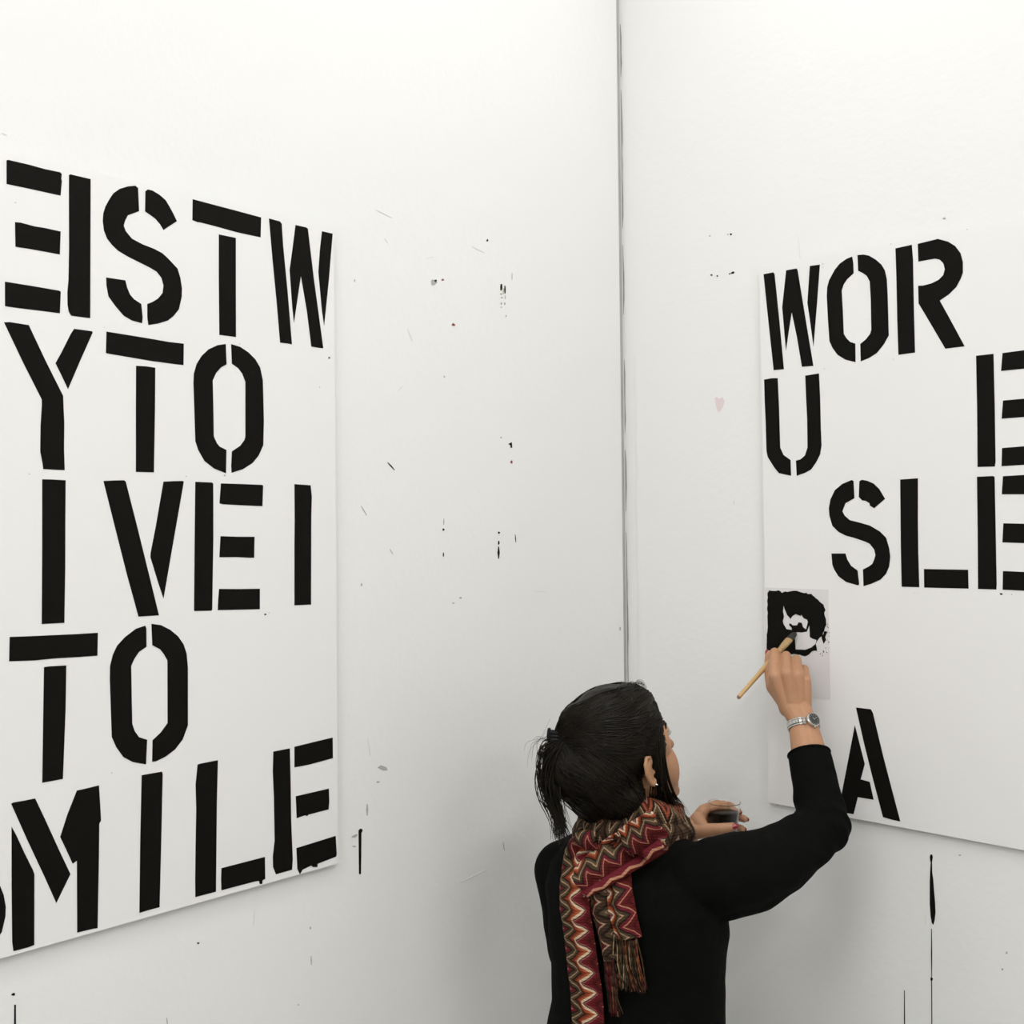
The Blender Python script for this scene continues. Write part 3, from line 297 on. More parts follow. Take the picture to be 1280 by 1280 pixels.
def board(name, M, u0, u1, z0, z1, uskew=0.0):
    """a thin stiff sheet standing a little off the wall on hidden battens"""
    root = empty(name); root.matrix_world = M
    bm = bmesh.new(); nu, nz = 14, 12; g = {}
    for s, zz in ((0, 0.0085), (1, 0.012)):
        for i in range(nu+1):
            for j in range(nz+1):
                u = u0+(u1-u0)*i/nu; z = z0+(z1-z0)*j/nz
                g[s, i, j] = bm.verts.new((u+uskew*(1-j/nz), z, zz))
    for i in range(nu):
        for j in range(nz):
            for s in (0, 1): bm.faces.new((g[s, i, j], g[s, i+1, j], g[s, i+1, j+1], g[s, i, j+1]))
    for i in range(nu):
        for j in (0, nz): bm.faces.new((g[0, i, j], g[0, i+1, j], g[1, i+1, j], g[1, i, j]))
    for j in range(nz):
        for i in (0, nu): bm.faces.new((g[0, i, j], g[0, i, j+1], g[1, i, j+1], g[1, i, j]))
    finish(bm, 'sheet', MT['board'], root, smooth=False)
    for z in (z0+0.06, z1-0.10):
        bm = bmesh.new(); box(bm, (u0+0.06, z, 0.0), (u1-0.06, z+0.04, 0.0085)); finish(bm, 'hanging_batten', MT['board'], root, smooth=False)
    return root
bl = board('poster_board', M_L, 0.8845, 1.665, 1.3180, 2.5035, 0.004)
tag(bl, 'tall white board with black stencilled letters ending in the row SMILE', 'poster board', 'stencilled boards')
br = board('poster_board', M_R, 0.3870, 1.170, 1.3295, 2.4985, 0.0065)
tag(br, 'white board with half-finished black stencil letters, being painted by the woman', 'poster board', 'stencilled boards')
for (c, pp) in LEFT_LETTERS:
    o = flat('letter', pp, 0.012, 0.0125, M_L, MT['ink'], bl); o['label'] = 'black stencilled capital letter ' + c
    if c == 'E' and pp[0][0][0] > 1.3: o['label'] = 'black stencilled letter E painted back to front'
    if c == 'S':
        sh = [[(u+0.2955, z-0.9505) for u, z in pl] for pl in pp]
        o = flat('letter', sh, 0.012, 0.0125, M_L, MT['ink'], bl); o['label'] = 'black stencilled S before MILE'
for (c, pp) in RIGHT_LETTERS:
    o = flat('letter', pp, 0.012, 0.0125, M_R, MT['ink'], br); o['label'] = 'black stencilled capital letter ' + c
# pencil guide ticks and paint spots on the boards
for (u, z, r, par, m) in [(0.8985, 2.256, 0.0022, bl, 'ink'), (1.4735, 2.432, 0.001, bl, 'grey_mark'), (1.336, 2.262, 0.0012, bl, 'pale_mark'), (1.122, 2.033, 0.0018, bl, 'grey_mark'), (1.043, 1.790, 0.0022, bl, 'ink'), (1.035, 1.7925, 0.001, bl, 'grey_mark'), (1.195, 2.03, 0.001, bl, 'grey_mark'), (1.456, 2.028, 0.001, bl, 'grey_mark'),
                          (0.9205, 2.20, 0.001, bl, 'grey_mark'), (1.33, 1.56, 0.001, bl, 'grey_mark'), (1.09, 2.262, 0.001, bl, 'grey_mark'),
                          (0.540, 2.482, 0.0013, br, 'grey_mark'), (0.540, 2.262, 0.0012, br, 'grey_mark'), (0.690, 2.497, 0.0012, br, 'grey_mark'), (0.692, 2.265, 0.001, br, 'grey_mark'), (0.843, 2.498, 0.0012, br, 'grey_mark'), (0.846, 2.267, 0.0011, br, 'pale_mark'), (0.541, 2.034, 0.001, br, 'pale_mark'), (0.5405, 2.475, 0.0009, br, 'grey_mark'),
                          (0.897, 1.8025, 0.0026, br, 'ink'), (0.916, 1.8025, 0.0013, br, 'grey_mark'), (0.729, 1.798, 0.002, br, 'pale_mark'), (0.735, 1.798, 0.0018, br, 'pale_mark')]:
    pl = [(u+r*(1+0.25*math.sin(3*a+u*90))*math.cos(a), z+r*0.8*(1+0.25*math.cos(2*a+z*70))*math.sin(a)) for a in [k*PI/4 for k in range(8)]]
    flat('paint_spot', [pl], 0.012, 0.0124, M_L, MT[m], par)
for (w, m, pl) in WALL_MARKS:
    flat({'ochre_mark': 'paint_fleck', 'ink': 'paint_fleck', 'red_mark': 'paint_fleck', 'grey_mark': 'scuff_mark', 'pale_mark': 'scuff_mark', 'pink_mark': 'paint_smudge'}[m], [pl], 0.0, 0.0007, M_L if w == 'L' else M_R, MT[m], wall_left if w == 'L' else wall_right)
# the stencil taped over the board with fresh paint brushed through and over it
MT['stencil'] = mat('stencil_film', (0.74, 0.72, 0.725), 0.35, 0.06, 40, 0.05, 60)
st = empty('stencil_sheet'); st.matrix_world = M_R
tag(st, 'thin grey-white stencil sheet covered in wet black paint under the brush', 'stencil')
flat('film', [[(0.3885, 1.7985), (0.5433, 1.7985), (0.5433, 1.5700), (0.3925, 1.5690)]], 0.0121, 0.0129, M_R, MT['stencil'], st)
def rough(pl, seed, amp=0.0007, step=0.0022):
    rr = random.Random(seed); out = []
    for i, (x, y) in enumerate(pl):
        x2, y2 = pl[(i+1) % len(pl)]; n = max(1, int(math.hypot(x2-x, y2-y)/step))
        for k in range(n): out.append((x+(x2-x)*k/n+rr.gauss(0, amp), y+(y2-y)*k/n+rr.gauss(0, amp)))
    return out
rs_ = random.Random(5); sp_ = []
for k in range(26):
    a_ = rs_.uniform(-0.5, 1.2); u_ = 0.462+0.0775*math.cos(a_*0.9-0.35)+rs_.uniform(-0.002, 0.006); z_ = 1.725-0.072*math.sin(a_)+rs_.uniform(-0.004, 0.004); r_ = rs_.uniform(0.0004, 0.0013)
    sp_.append([(u_+r_*math.cos(q)*rs_.uniform(0.6, 1.2), z_+r_*math.sin(q)*rs_.uniform(0.6, 1.4)) for q in [j*PI/3 for j in range(6)]])
o = flat('paint_spatter', sp_, 0.0129, 0.0133, M_R, MT['ink'], st); o['kind'] = 'stuff'
flat('wet_paint', [rough(pl, i, 0.00035, 0.0038) if i == 0 else pl for i, pl in enumerate(WET_PAINT)], 0.0129, 0.0136, M_R, MT['ink'], st)
# ------------------------------------------------------------------ solid modelling helpers for the figure
def ball(bm, c, r, M=None, seg=16):
    R = Matrix.Diagonal((*(r if hasattr(r, '__len__') else (r, r, r)), 1))
    T = Matrix.Translation(c)
    bmesh.ops.create_uvsphere(bm, u_segments=seg, v_segments=max(8, seg*2//3), radius=1.0, matrix=T @ (M if M is not None else Matrix.Identity(4)) @ R)
def cone(bm, a, b, ra, rb, seg=16):
    a, b = V(a), V(b); d = b-a
    if d.length < 1e-5: return
    q = V((0, 0, 1)).rotation_difference(d.normalized()).to_matrix().to_4x4()
    bmesh.ops.create_cone(bm, cap_ends=True, segments=seg, radius1=ra, radius2=rb, depth=d.length, matrix=Matrix.Translation((a+b)/2) @ q)
def limb(bm, pts, seg=16):
    """a tapering round chain: (point, radius) per joint"""
    for i, (p, r) in enumerate(pts):
        ball(bm, p, r, seg=seg)
        if i: cone(bm, pts[i-1][0], p, pts[i-1][1], r, seg)
def spline(pts, n):
    """Catmull-Rom through tuples of any length"""
    P = [pts[0]] + list(pts) + [pts[-1]]; out = []
    for i in range(n+1):
        t = i/n*(len(pts)-1); k = min(int(t), len(pts)-2); t -= k
        a, b, c, d = P[k], P[k+1], P[k+2], P[k+3]
        out.append(tuple(0.5*(2*q + (r-p)*t + (2*p-5*q+4*r-s)*t*t + (-p+3*q-3*r+s)*t**3) for p, q, r, s in zip(a, b, c, d)))
    return out
def fuse(bm, voxel, smooth=4, fac=0.5, disp=None):
    """melt overlapping solids into one continuous skin and return it as mesh data"""
    me = bpy.data.meshes.new('tmp'); bm.to_mesh(me); bm.free()
    o = bpy.data.objects.new('tmp', me); COL.objects.link(o)
    r = o.modifiers.new('r', 'REMESH'); r.mode = 'VOXEL'; r.voxel_size = voxel; r.use_smooth_shade = True
    s = o.modifiers.new('s', 'SMOOTH'); s.iterations = smooth; s.factor = fac
    bpy.context.view_layer.update()
    res = bpy.data.meshes.new_from_object(o.evaluated_get(bpy.context.evaluated_depsgraph_get()))
    bpy.data.objects.remove(o); bpy.data.meshes.remove(me)
    if disp:
        nrm = [v.normal.copy() for v in res.vertices]
        for v, n in zip(res.vertices, nrm): v.co += n*disp(v.co)
    for p in res.polygons: p.use_smooth = True
    return res
def merge(meshes, name):
    bm = bmesh.new()
    for m in meshes: bm.from_mesh(m)
    me = bpy.data.meshes.new(name); bm.to_mesh(me); bm.free()
    for p in me.polygons: p.use_smooth = True
    return me

# ------------------------------------------------------------------ figure materials
MT['skin'] = mat('skin', (0.47, 0.255, 0.145), 0.5, 0.0, 45, 0.25, 500, sub=0.1, col2=(0.40, 0.20, 0.105), spec=0.4)
MT['nail'] = mat('red_nail_polish', (0.28, 0.008, 0.015), 0.18, 0.1, 40, coat=0.6)
MT['knit'] = mat('black_jersey', (0.0042, 0.0046, 0.0040), 0.9, 0.3, 30, 0.35, 420, spec=0.05)
MT['trouser'] = mat('dark_denim', (0.012, 0.013, 0.018), 0.8, 0.3, 40, 0.3, 400, spec=0.2)
MT['shoe'] = mat('black_leather', (0.01, 0.01, 0.01), 0.4, 0.2, 30)
MT['eye_white'] = mat('eye_white', (0.75, 0.72, 0.68), 0.2, 0.05, 60)
MT['lip'] = mat('lip', (0.36, 0.12, 0.09), 0.4, 0.1, 60)
MT['clip'] = mat('black_plastic_clip', (0.004, 0.004, 0.004), 0.5, 0.2, 60, spec=0.2)
MT['steel'] = mat('brushed_steel', (0.62, 0.61, 0.58), 0.22, 0.15, 200, metal=1.0)
MT['dial'] = mat('dark_watch_dial', (0.03, 0.032, 0.028), 0.25, 0.3, 200, coat=0.5)
MT['wood'] = mat('raw_wood_handle', (0.56, 0.36, 0.16), 0.5, 0.0, 12, 0.1, 60, col2=(0.47, 0.28, 0.11), stretch=(1, 1, 6))
MT['bristle'] = mat('paint_loaded_bristles', (0.008, 0.0075, 0.007), 0.6, 0.6, 300, 0.6, 600, col2=(0.06, 0.057, 0.05), spec=0.2)
m_, N_, L_, B_ = nodes('dark_hair')
B_.inputs['Roughness'].default_value = 0.45; B_.inputs['Specular IOR Level'].default_value = 0.16
tc_ = N_.new('ShaderNodeTexCoord'); nz_ = N_.new('ShaderNodeTexNoise'); nz_.inputs['Scale'].default_value = 60; L_.new(tc_.outputs['Object'], nz_.inputs['Vector'])
cr_ = N_.new('ShaderNodeValToRGB'); cr_.color_ramp.elements[0].color = (0.0028, 0.0022, 0.0016, 1); cr_.color_ramp.elements[1].color = (0.014, 0.0100, 0.0055, 1)
L_.new(nz_.outputs['Fac'], cr_.inputs[0]); L_.new(cr_.outputs[0], B_.inputs['Base Color'])
MT['hair'] = m_
m_, N_, L_, B_ = nodes('clear_plastic'); B_.inputs['Transmission Weight'].default_value = 1.0; B_.inputs['Roughness'].default_value = 0.03; B_.inputs['IOR'].default_value = 1.25; B_.inputs['Base Color'].default_value = (0.97, 0.97, 0.96, 1)
MT['clear'] = m_
MT['drink'] = mat('dark_drink', (0.006, 0.004, 0.0025), 0.35, 0.3, 30, spec=0.12)

# ------------------------------------------------------------------ body axes (she faces the painted board, her back three-quarters to us)
TC = V((0.217, 2.10, 0)); PH = math.radians(38)
bx = V((math.cos(PH), -math.sin(PH), 0)); by = V((math.sin(PH), math.cos(PH), 0))
def bod(s, f, z): return TC + bx*s + by*f + eZ*z
HEAD = Matrix.Translation((0.204, 2.10, 1.5085)) @ Matrix.Rotation(-math.radians(53), 4, 'Z') @ Matrix.Rotation(math.radians(16), 4, 'X')
HR = HEAD.to_3x3().to_4x4()
def hd(x, y, z): return HEAD @ V((x, y, z))
person = empty('person', (TC.x, TC.y, 0)); P_INV = Matrix.Translation((-TC.x, -TC.y, 0))
tag(person, 'woman seen from behind in black jumper and zigzag scarf, painting on the board', 'person')
def part(name, me, m, parent=None):
    if parent is None:
        me.transform(P_INV); return link(name, me, m, person)
    me.transform(P_INV); return link(name, me, m, parent)

SH_R = V((0.3569, 2.0050, 1.3186)); EL_R = V((0.5831, 2.1450, 1.3675)); WR_R = V((0.5768, 2.2650, 1.5432))
SH_L = V((0.0914, 2.1900, 1.2728)); EL_L = V((0.1097, 2.2850, 1.0824)); WR_L = V((0.3491, 2.3250, 1.2955))

# ---- head and neck
bm = bmesh.new()
def hb(c, r, rx=0.0, ry=0.0, rz=0.0, seg=20):
    ball(bm, hd(*c), r, HR @ Euler((rx, ry, rz)).to_matrix().to_4x4(), seg)
def hl(*pts): limb(bm, [(hd(*p), r) for p, r in pts])
hb((0, -0.008, 0.045), (0.073, 0.093, 0.086), seg=28)           # cranium
hb((0, 0.030, 0.035), (0.062, 0.058, 0.058))                    # forehead
hb((0, 0.028, -0.020), (0.062, 0.060, 0.075))                   # mid face
hb((0, 0.036, -0.068), (0.050, 0.050, 0.044))                   # jaw
hl(((-0.048, 0.004, -0.052), 0.016), ((-0.030, 0.058, -0.094), 0.016), ((0, 0.080, -0.101), 0.017), ((0.030, 0.058, -0.094), 0.016), ((0.048, 0.004, -0.052), 0.016))
hb((0, 0.087, -0.099), (0.022, 0.015, 0.015))                   # chin
hb((0.016, 0.079, -0.099), (0.018, 0.016, 0.015)); hb((-0.016, 0.079, -0.099), (0.018, 0.016, 0.015))
for s in (-1, 1):
    hb((s*0.036, 0.056, -0.038), (0.0275, 0.031, 0.050))         # cheek
    hb((s*0.030, 0.056, -0.075), (0.022, 0.028, 0.030))
    hb((s*0.047, 0.052, 0.012), (0.017, 0.022, 0.030))
    hb((s*0.030, 0.078, 0.031), (0.026, 0.011, 0.007), rz=-s*0.35) # brow ridge
    hb((s*0.031, 0.078, 0.0190), (0.018, 0.0085, 0.0060), rz=-s*0.3)  # upper lid
    hb((s*0.031, 0.0775, -0.0005), (0.017, 0.0085, 0.0055), rz=-s*0.3)   # lower lid
    hb((s*0.0125, 0.099, -0.029), (0.0075, 0.009, 0.007))        # nostril wing
hl(((0, 0.086, 0.026), 0.009), ((0, 0.099, 0.0), 0.0085), ((0, 0.113, -0.022), 0.0105))
hb((0, 0.090, -0.040), (0.018, 0.010, 0.012))
hb((0, 0.0935, -0.0525), (0.021, 0.0085, 0.0055)); hb((0, 0.0925, -0.0625), (0.019, 0.0085, 0.006))
# ears: rim, lobe and hollow
for s in (-1, 1):
    E0 = V((s*0.0735, -0.013, -0.008))
    rim = [(0.002, 0.010, 0.012), (0.007, 0.004, 0.027), (0.012, -0.008, 0.031), (0.016, -0.017, 0.022), (0.0165, -0.019, 0.006), (0.013, -0.014, -0.010), (0.008, -0.005, -0.022), (0.005, 0.003, -0.026), (0.002, 0.007, -0.020)]
    hl(*[((E0.x+s*a, E0.y+b, E0.z+c), 0.0036 if i < 6 else 0.0046) for i, (a, b, c) in enumerate(rim)])
    hb((E0.x+s*0.0055, E0.y-0.003, E0.z+0.002), (0.0045, 0.014, 0.024), rz=s*0.45)
    hl(((E0.x+s*0.006, E0.y+0.003, E0.z+0.016), 0.0028), ((E0.x+s*0.011, E0.y-0.008, E0.z+0.010), 0.003), ((E0.x+s*0.0095, E0.y-0.008, E0.z-0.006), 0.003), ((E0.x+s*0.006, E0.y+0.002, E0.z-0.013), 0.003))
    hl(((E0.x-s*0.002, E0.y+0.010, E0.z-0.002), 0.004), ((E0.x+s*0.003, E0.y+0.009, E0.z-0.006), 0.0035))
NB = V((0.222, 2.118, 1.372))
limb(bm, [(hd(0, -0.018, -0.020), 0.056), (hd(0, -0.024, -0.075), 0.053), (NB, 0.058), (NB-eZ*0.05, 0.07)], 24)
head_me = fuse(bm, 0.0022, 6)

# ---- right forearm and hand closed round the brush
bm = bmesh.new()
ax = (WR_R-EL_R).normalized(); sd = ax.cross(V((0, -1, 0))).normalized()
limb(bm, [(EL_R+ax*0.01, 0.040), (EL_R+ax*0.07, 0.039), (EL_R+ax*0.13, 0.033)])
for k in (-1, 1):
    limb(bm, [(EL_R+ax*0.11+sd*0.006*k, 0.032), (EL_R+ax*0.165+sd*0.006*k, 0.0265), (WR_R+sd*0.0065*k, 0.0215), (V((0.5682, 2.2870, 1.5685))+sd*0.009*k, 0.0205)])
FR = [  # MCP, PIP, DIP, tip
    [((0.5289, 2.2920, 1.6280), .0136), ((0.5457, 2.3620, 1.6682), .0108), ((0.5539, 2.3870, 1.6585), .0092), ((0.5650, 2.3920, 1.6375), .0080)],
    [((0.5510, 2.2860, 1.6334), .0138), ((0.5685, 2.3600, 1.6615), .0108), ((0.5784, 2.3840, 1.6468), .0092), ((0.5788, 2.3800, 1.6220), .0080)],
    [((0.5736, 2.2860, 1.6299), .0130), ((0.5887, 2.3540, 1.6546), .0100), ((0.5982, 2.3760, 1.6358), .0088), ((0.5963, 2.3700, 1.6131), .0076)],
    [((0.5907, 2.2900, 1.6179), .0114), ((0.6030, 2.3460, 1.6363), .0088), ((0.6099, 2.3640, 1.6172), .0078), ((0.6048, 2.3580, 1.5981), .0068)]]
CA = [(0.5520, 2.2870, 1.5638), (0.5621, 2.2820, 1.5645), (0.5734, 2.2820, 1.5644), (0.5841, 2.2860, 1.5620)]
for f, c in zip(FR, CA):
    limb(bm, [(c, 0.0165), ((V(c)*0.45+V(f[0][0])*0.55), 0.0145), f[0]]); limb(bm, f)
limb(bm, [((0.5626, 2.3020, 1.5937), .019), ((0.5588, 2.3120, 1.6216), .015), ((0.5833, 2.3120, 1.6181), .014)])
TH = [((0.5524, 2.2950, 1.5722), .0165), ((0.5330, 2.3250, 1.6037), .0150), ((0.5336, 2.3620, 1.6350), .0112), ((0.5399, 2.3880, 1.6619), .0088)]
limb(bm, TH); limb(bm, [((0.5439, 2.3060, 1.5901), .016), ((0.5424, 2.3260, 1.6133), .0128)])
handR_me = fuse(bm, 0.0015, 3, 0.45)

# ---- left forearm and hand round the cup
bm = bmesh.new()
limb(bm, [(EL_L, 0.04), (EL_L*0.5+WR_L*0.5, 0.034), (WR_L, 0.0235), (V((0.3663, 2.3280, 1.3158)), 0.021)])
FL = [
    [((0.3880, 2.3370, 1.3478), .0120), ((0.4202, 2.3690, 1.3518), .0098), ((0.4492, 2.3720, 1.3482), .0088), ((0.4635, 2.3600, 1.3411), .0076)],
    [((0.3833, 2.3500, 1.3313), .0122), ((0.4199, 2.3780, 1.3319), .0098), ((0.4561, 2.3740, 1.3275), .0088), ((0.4770, 2.3620, 1.3229), .0078)],
    [((0.3768, 2.3520, 1.3159), .0118), ((0.4146, 2.3780, 1.3118), .0094), ((0.4507, 2.3740, 1.3058), .0086), ((0.4718, 2.3620, 1.3022), .0076)],
    [((0.3680, 2.3500, 1.3032), .0108), ((0.4019, 2.3740, 1.2930), .0086), ((0.4313, 2.3700, 1.2854), .0078), ((0.4494, 2.3600, 1.2846), .0068)]]
for f in FL:
    limb(bm, [(V(f[0][0])*0.35+V((0.3546, 2.3280, 1.3028))*0.65, 0.0165), f[0]]); limb(bm, f)
TL_ = [((0.3597, 2.3180, 1.3088), .0165), ((0.3818, 2.3030, 1.3151), .0150), ((0.4135, 2.2890, 1.3227), .0112), ((0.4394, 2.2890, 1.3264), .0088)]
limb(bm, TL_); limb(bm, [((0.3744, 2.3260, 1.3327), .0150), ((0.3824, 2.3060, 1.3216), .0125)]); limb(bm, [((0.3756, 2.3340, 1.3207), .016), ((0.3841, 2.3340, 1.3437), .0125)])
handL_me = fuse(bm, 0.0015, 3, 0.45)

# ---- trunk and legs under the clothes
def trunk(bm, grow, rings, seg=40):
    prev = None
    for (z, a, b, f, s) in rings:
        ring = []
        for i in range(seg):
            t = 2*PI*i/seg; ct, st_ = math.cos(t), math.sin(t)
            e = 0.86
            ring.append(bm.verts.new(bod(s+(a+grow)*math.copysign(abs(ct)**e, ct), f+(b+grow)*math.copysign(abs(st_)**e, st_), z)))
        if prev:
            for i in range(seg): bm.faces.new((prev[i], prev[(i+1) % seg], ring[(i+1) % seg], ring[i]))
        else: bm.faces.new(ring[::-1])
        prev = ring
    bm.faces.new(prev)
HIP = {s: bod(0.085*s, 0.0, 0.86) for s in (-1, 1)}; KNEE = {s: bod(0.09*s, 0.015, 0.47) for s in (-1, 1)}; ANK = {s: bod(0.095*s, -0.015, 0.085) for s in (-1, 1)}
RINGS = [(0.80, .165, .115, -.005, 0), (0.88, .172, .124, -.008, 0), (0.96, .160, .115, 0, 0), (1.04, .150, .104, .004, .002), (1.12, .150, .104, .004, .003), (1.20, .158, .110, .004, .004),
         (1.26, .160, .112, .002, .004), (1.305, .150, .104, .0, .004), (1.335, .125, .086, .004, .003), (1.365, .085, .066, .008, 0), (1.385, .06, .056, .01, 0)]
bm = bmesh.new(); trunk(bm, -0.004, RINGS)
limb(bm, [(bod(-0.06, 0, 1.315), 0.045), (SH_L, 0.038), (EL_L, 0.034)]); limb(bm, [(bod(0.07, 0, 1.315), 0.045), (SH_R, 0.040), (EL_R, 0.035)])
for s in (-1, 1):
    limb(bm, [(HIP[s], 0.085), (HIP[s]*0.5+KNEE[s]*0.5, 0.070), (KNEE[s], 0.05), (KNEE[s]*0.65+ANK[s]*0.35-by*0.012, 0.050), (ANK[s], 0.034)])
    limb(bm, [(ANK[s]-eZ*0.045, 0.032), (ANK[s]+by*0.09-eZ*0.055, 0.026), (ANK[s]+by*0.15-eZ*0.06, 0.02)])
trunk_me = fuse(bm, 0.008, 6)
body = part('body', merge([trunk_me, head_me, handR_me, handL_me], 'body'), MT['skin'])
body['label'] = 'light skinned head, arms and hands'

# ---- eyes, brows, lips, nails, ear stud
for s in (-1, 1):
    bm = bmesh.new(); ball(bm, hd(s*0.031, 0.0725, 0.0095), 0.0118, seg=20)
    e = part('eye', (lambda o: o)(bpy.data.meshes.new('eye')), MT['eye_white']); bm.to_mesh(e.data); bm.free(); e.data.transform(P_INV)
    for p in e.data.polygons: p.use_smooth = True
    bm = bmesh.new(); ball(bm, hd(s*0.031, 0.0798, 0.0105), (0.0056, 0.0052, 0.0056), HR, seg=16)
    me = bpy.data.meshes.new('iris'); bm.to_mesh(me); bm.free(); part('iris', me, MT['dial'], e)
    bm = bmesh.new()
    for k in range(9):
        x = s*(0.018+0.0032*k); y = 0.0855-0.0011*k*k*0.14; limb(bm, [(hd(x, y-0.002, 0.0175), 0.0005), (hd(x*1.03, y+0.006, 0.0185), 0.0004), (hd(x*1.05, y+0.0105, 0.0225), 0.0002)], 6)
    me = bpy.data.meshes.new('eyelashes'); bm.to_mesh(me); bm.free(); o = part('eyelashes', me, MT['hair']); o['kind'] = 'stuff'
    bm = bmesh.new(); limb(bm, [(hd(s*0.012, 0.0915, 0.0345), 0.0022), (hd(s*0.026, 0.0895, 0.0385), 0.003), (hd(s*0.040, 0.0815, 0.0385), 0.0026), (hd(s*0.050, 0.0705, 0.0345), 0.0015)], 8)
    part('eyebrow', fuse(bm, 0.0012, 2), MT['hair'])
bm = bmesh.new(); limb(bm, [(hd(-0.020, 0.090, -0.0565), 0.0018), (hd(-0.007, 0.0995, -0.0535), 0.0042), (hd(0, 0.1005, -0.0545), 0.0038), (hd(0.007, 0.0995, -0.0535), 0.0042), (hd(0.020, 0.090, -0.0565), 0.0018)], 10)
limb(bm, [(hd(-0.018, 0.0905, -0.058), 0.002), (hd(0, 0.0985, -0.0635), 0.0052), (hd(0.018, 0.0905, -0.058), 0.002)], 10)
part('lips', fuse(bm, 0.0012, 3), MT['lip'])
bm = bmesh.new(); ball(bm, hd(0.0735+0.0105, -0.010, -0.034), 0.0026, seg=12); me = bpy.data.meshes.new('ear_stud'); bm.to_mesh(me); bm.free()
part('ear_stud', me, MT['steel'])['label'] = 'tiny silver ear stud'
def nail(dip, tip, r, away):
    d = (V(tip)-V(dip)).normalized(); n = (V(away)-d*V(away).dot(d)).normalized(); sx = d.cross(n)
    Mx = Matrix(((sx.x, d.x, n.x, 0), (sx.y, d.y, n.y, 0), (sx.z, d.z, n.z, 0), (0, 0, 0, 1)))
    bm = bmesh.new(); ball(bm, V(tip)+d*r*0.30+n*r*0.62, (r*0.66, r*1.0, r*0.42), Mx, 14)
    me = bpy.data.meshes.new('nail'); bm.to_mesh(me); bm.free()
    for p in me.polygons: p.use_smooth = True
    part('nail', me, MT['nail'], body)['label'] = 'glossy red fingernail'
nail(TL_[2][0], TL_[3][0], .0092, (0.15, -1, 0.35))
nail(TH[2][0], TH[3][0], .0088, (-1, -0.25, 0.1))
for f in FL: nail(f[2][0], f[3][0], f[3][1], (-0.35, 1, 0.0))
for f in FR: nail(f[2][0], f[3][0], f[3][1], (0.3, 1, 0.2))

# ---- black jumper
def wrinkle(co):
    d = 0.0035*noise.noise(co*9.0) + 0.0014*noise.noise(co*24.0)
    e = (co-EL_R).length
    if e < 0.12:
        t = (co-EL_R).dot((ax+(EL_R-SH_R).normalized()*0.3).normalized())
        d += 0.0028*math.sin(t*150+5*noise.noise(co*12))*(1-e/0.12)
    w = (co-V((0.42, 2.03, 1.27))).length
    if w < 0.16: d += 0.002*math.sin((co.x*0.7+co.z)*70+4*noise.noise(co*10))*(1-w/0.16)
    return d
bm = bmesh.new()
trunk(bm, 0.012, [(0.84, .178, .128, -.006, .003)] + [(z, a+(.006 if z < 1.3 else 0), b+(.003 if z < 1.3 else 0), f, s) for z, a, b, f, s in RINGS[1:-1]])
limb(bm, [(bod(-0.05, 0, 1.335), 0.045), (SH_L*0.6+bod(-0.05, 0, 1.335)*0.4, 0.052), (SH_L, 0.056), (SH_L*0.5+EL_L*0.5, 0.052), (EL_L, 0.047), (EL_L*0.55+WR_L*0.45, 0.042), (EL_L*0.2+WR_L*0.8, 0.035)], 20)
UA = EL_R-SH_R
limb(bm, [(bod(0.05, 0, 1.330), 0.050), (V((0.3174, 2.0150, 1.3102)), 0.060), (V((0.3578, 2.0100, 1.3142)), 0.068), (V((0.4098, 2.0350, 1.3158)), 0.067), (V((0.4683, 2.0700, 1.3218)), 0.0625), (V((0.5311, 2.1150, 1.3389)), 0.055), (EL_R+V((0.003, -0.004, -0.003)), 0.0475), (EL_R+ax*0.045, 0.046), (EL_R+ax*0.088, 0.0435)], 24)
cone(bm, EL_R+ax*0.088, EL_R+ax*0.146, 0.0435, 0.0415, 24)
limb(bm, [(V((0.3707, 2.0200, 1.2881)), 0.056), (V((0.4353, 2.0550, 1.2890)), 0.051), (V((0.4948, 2.0900, 1.3067)), 0.048), (V((0.5517, 2.1250, 1.3358)), 0.042)], 20)
sweater_me = fuse(bm, 0.0042, 5, 0.5, wrinkle)
from mathutils.bvhtree import BVHTree
SWEATER = BVHTree.FromPolygons([v.co.copy() for v in sweater_me.vertices], [tuple(p.vertices) for p in sweater_me.polygons])
sweater = part('jumper', sweater_me, MT['knit']); sweater['label'] = 'plain black long-sleeved jumper with sleeve pushed up'
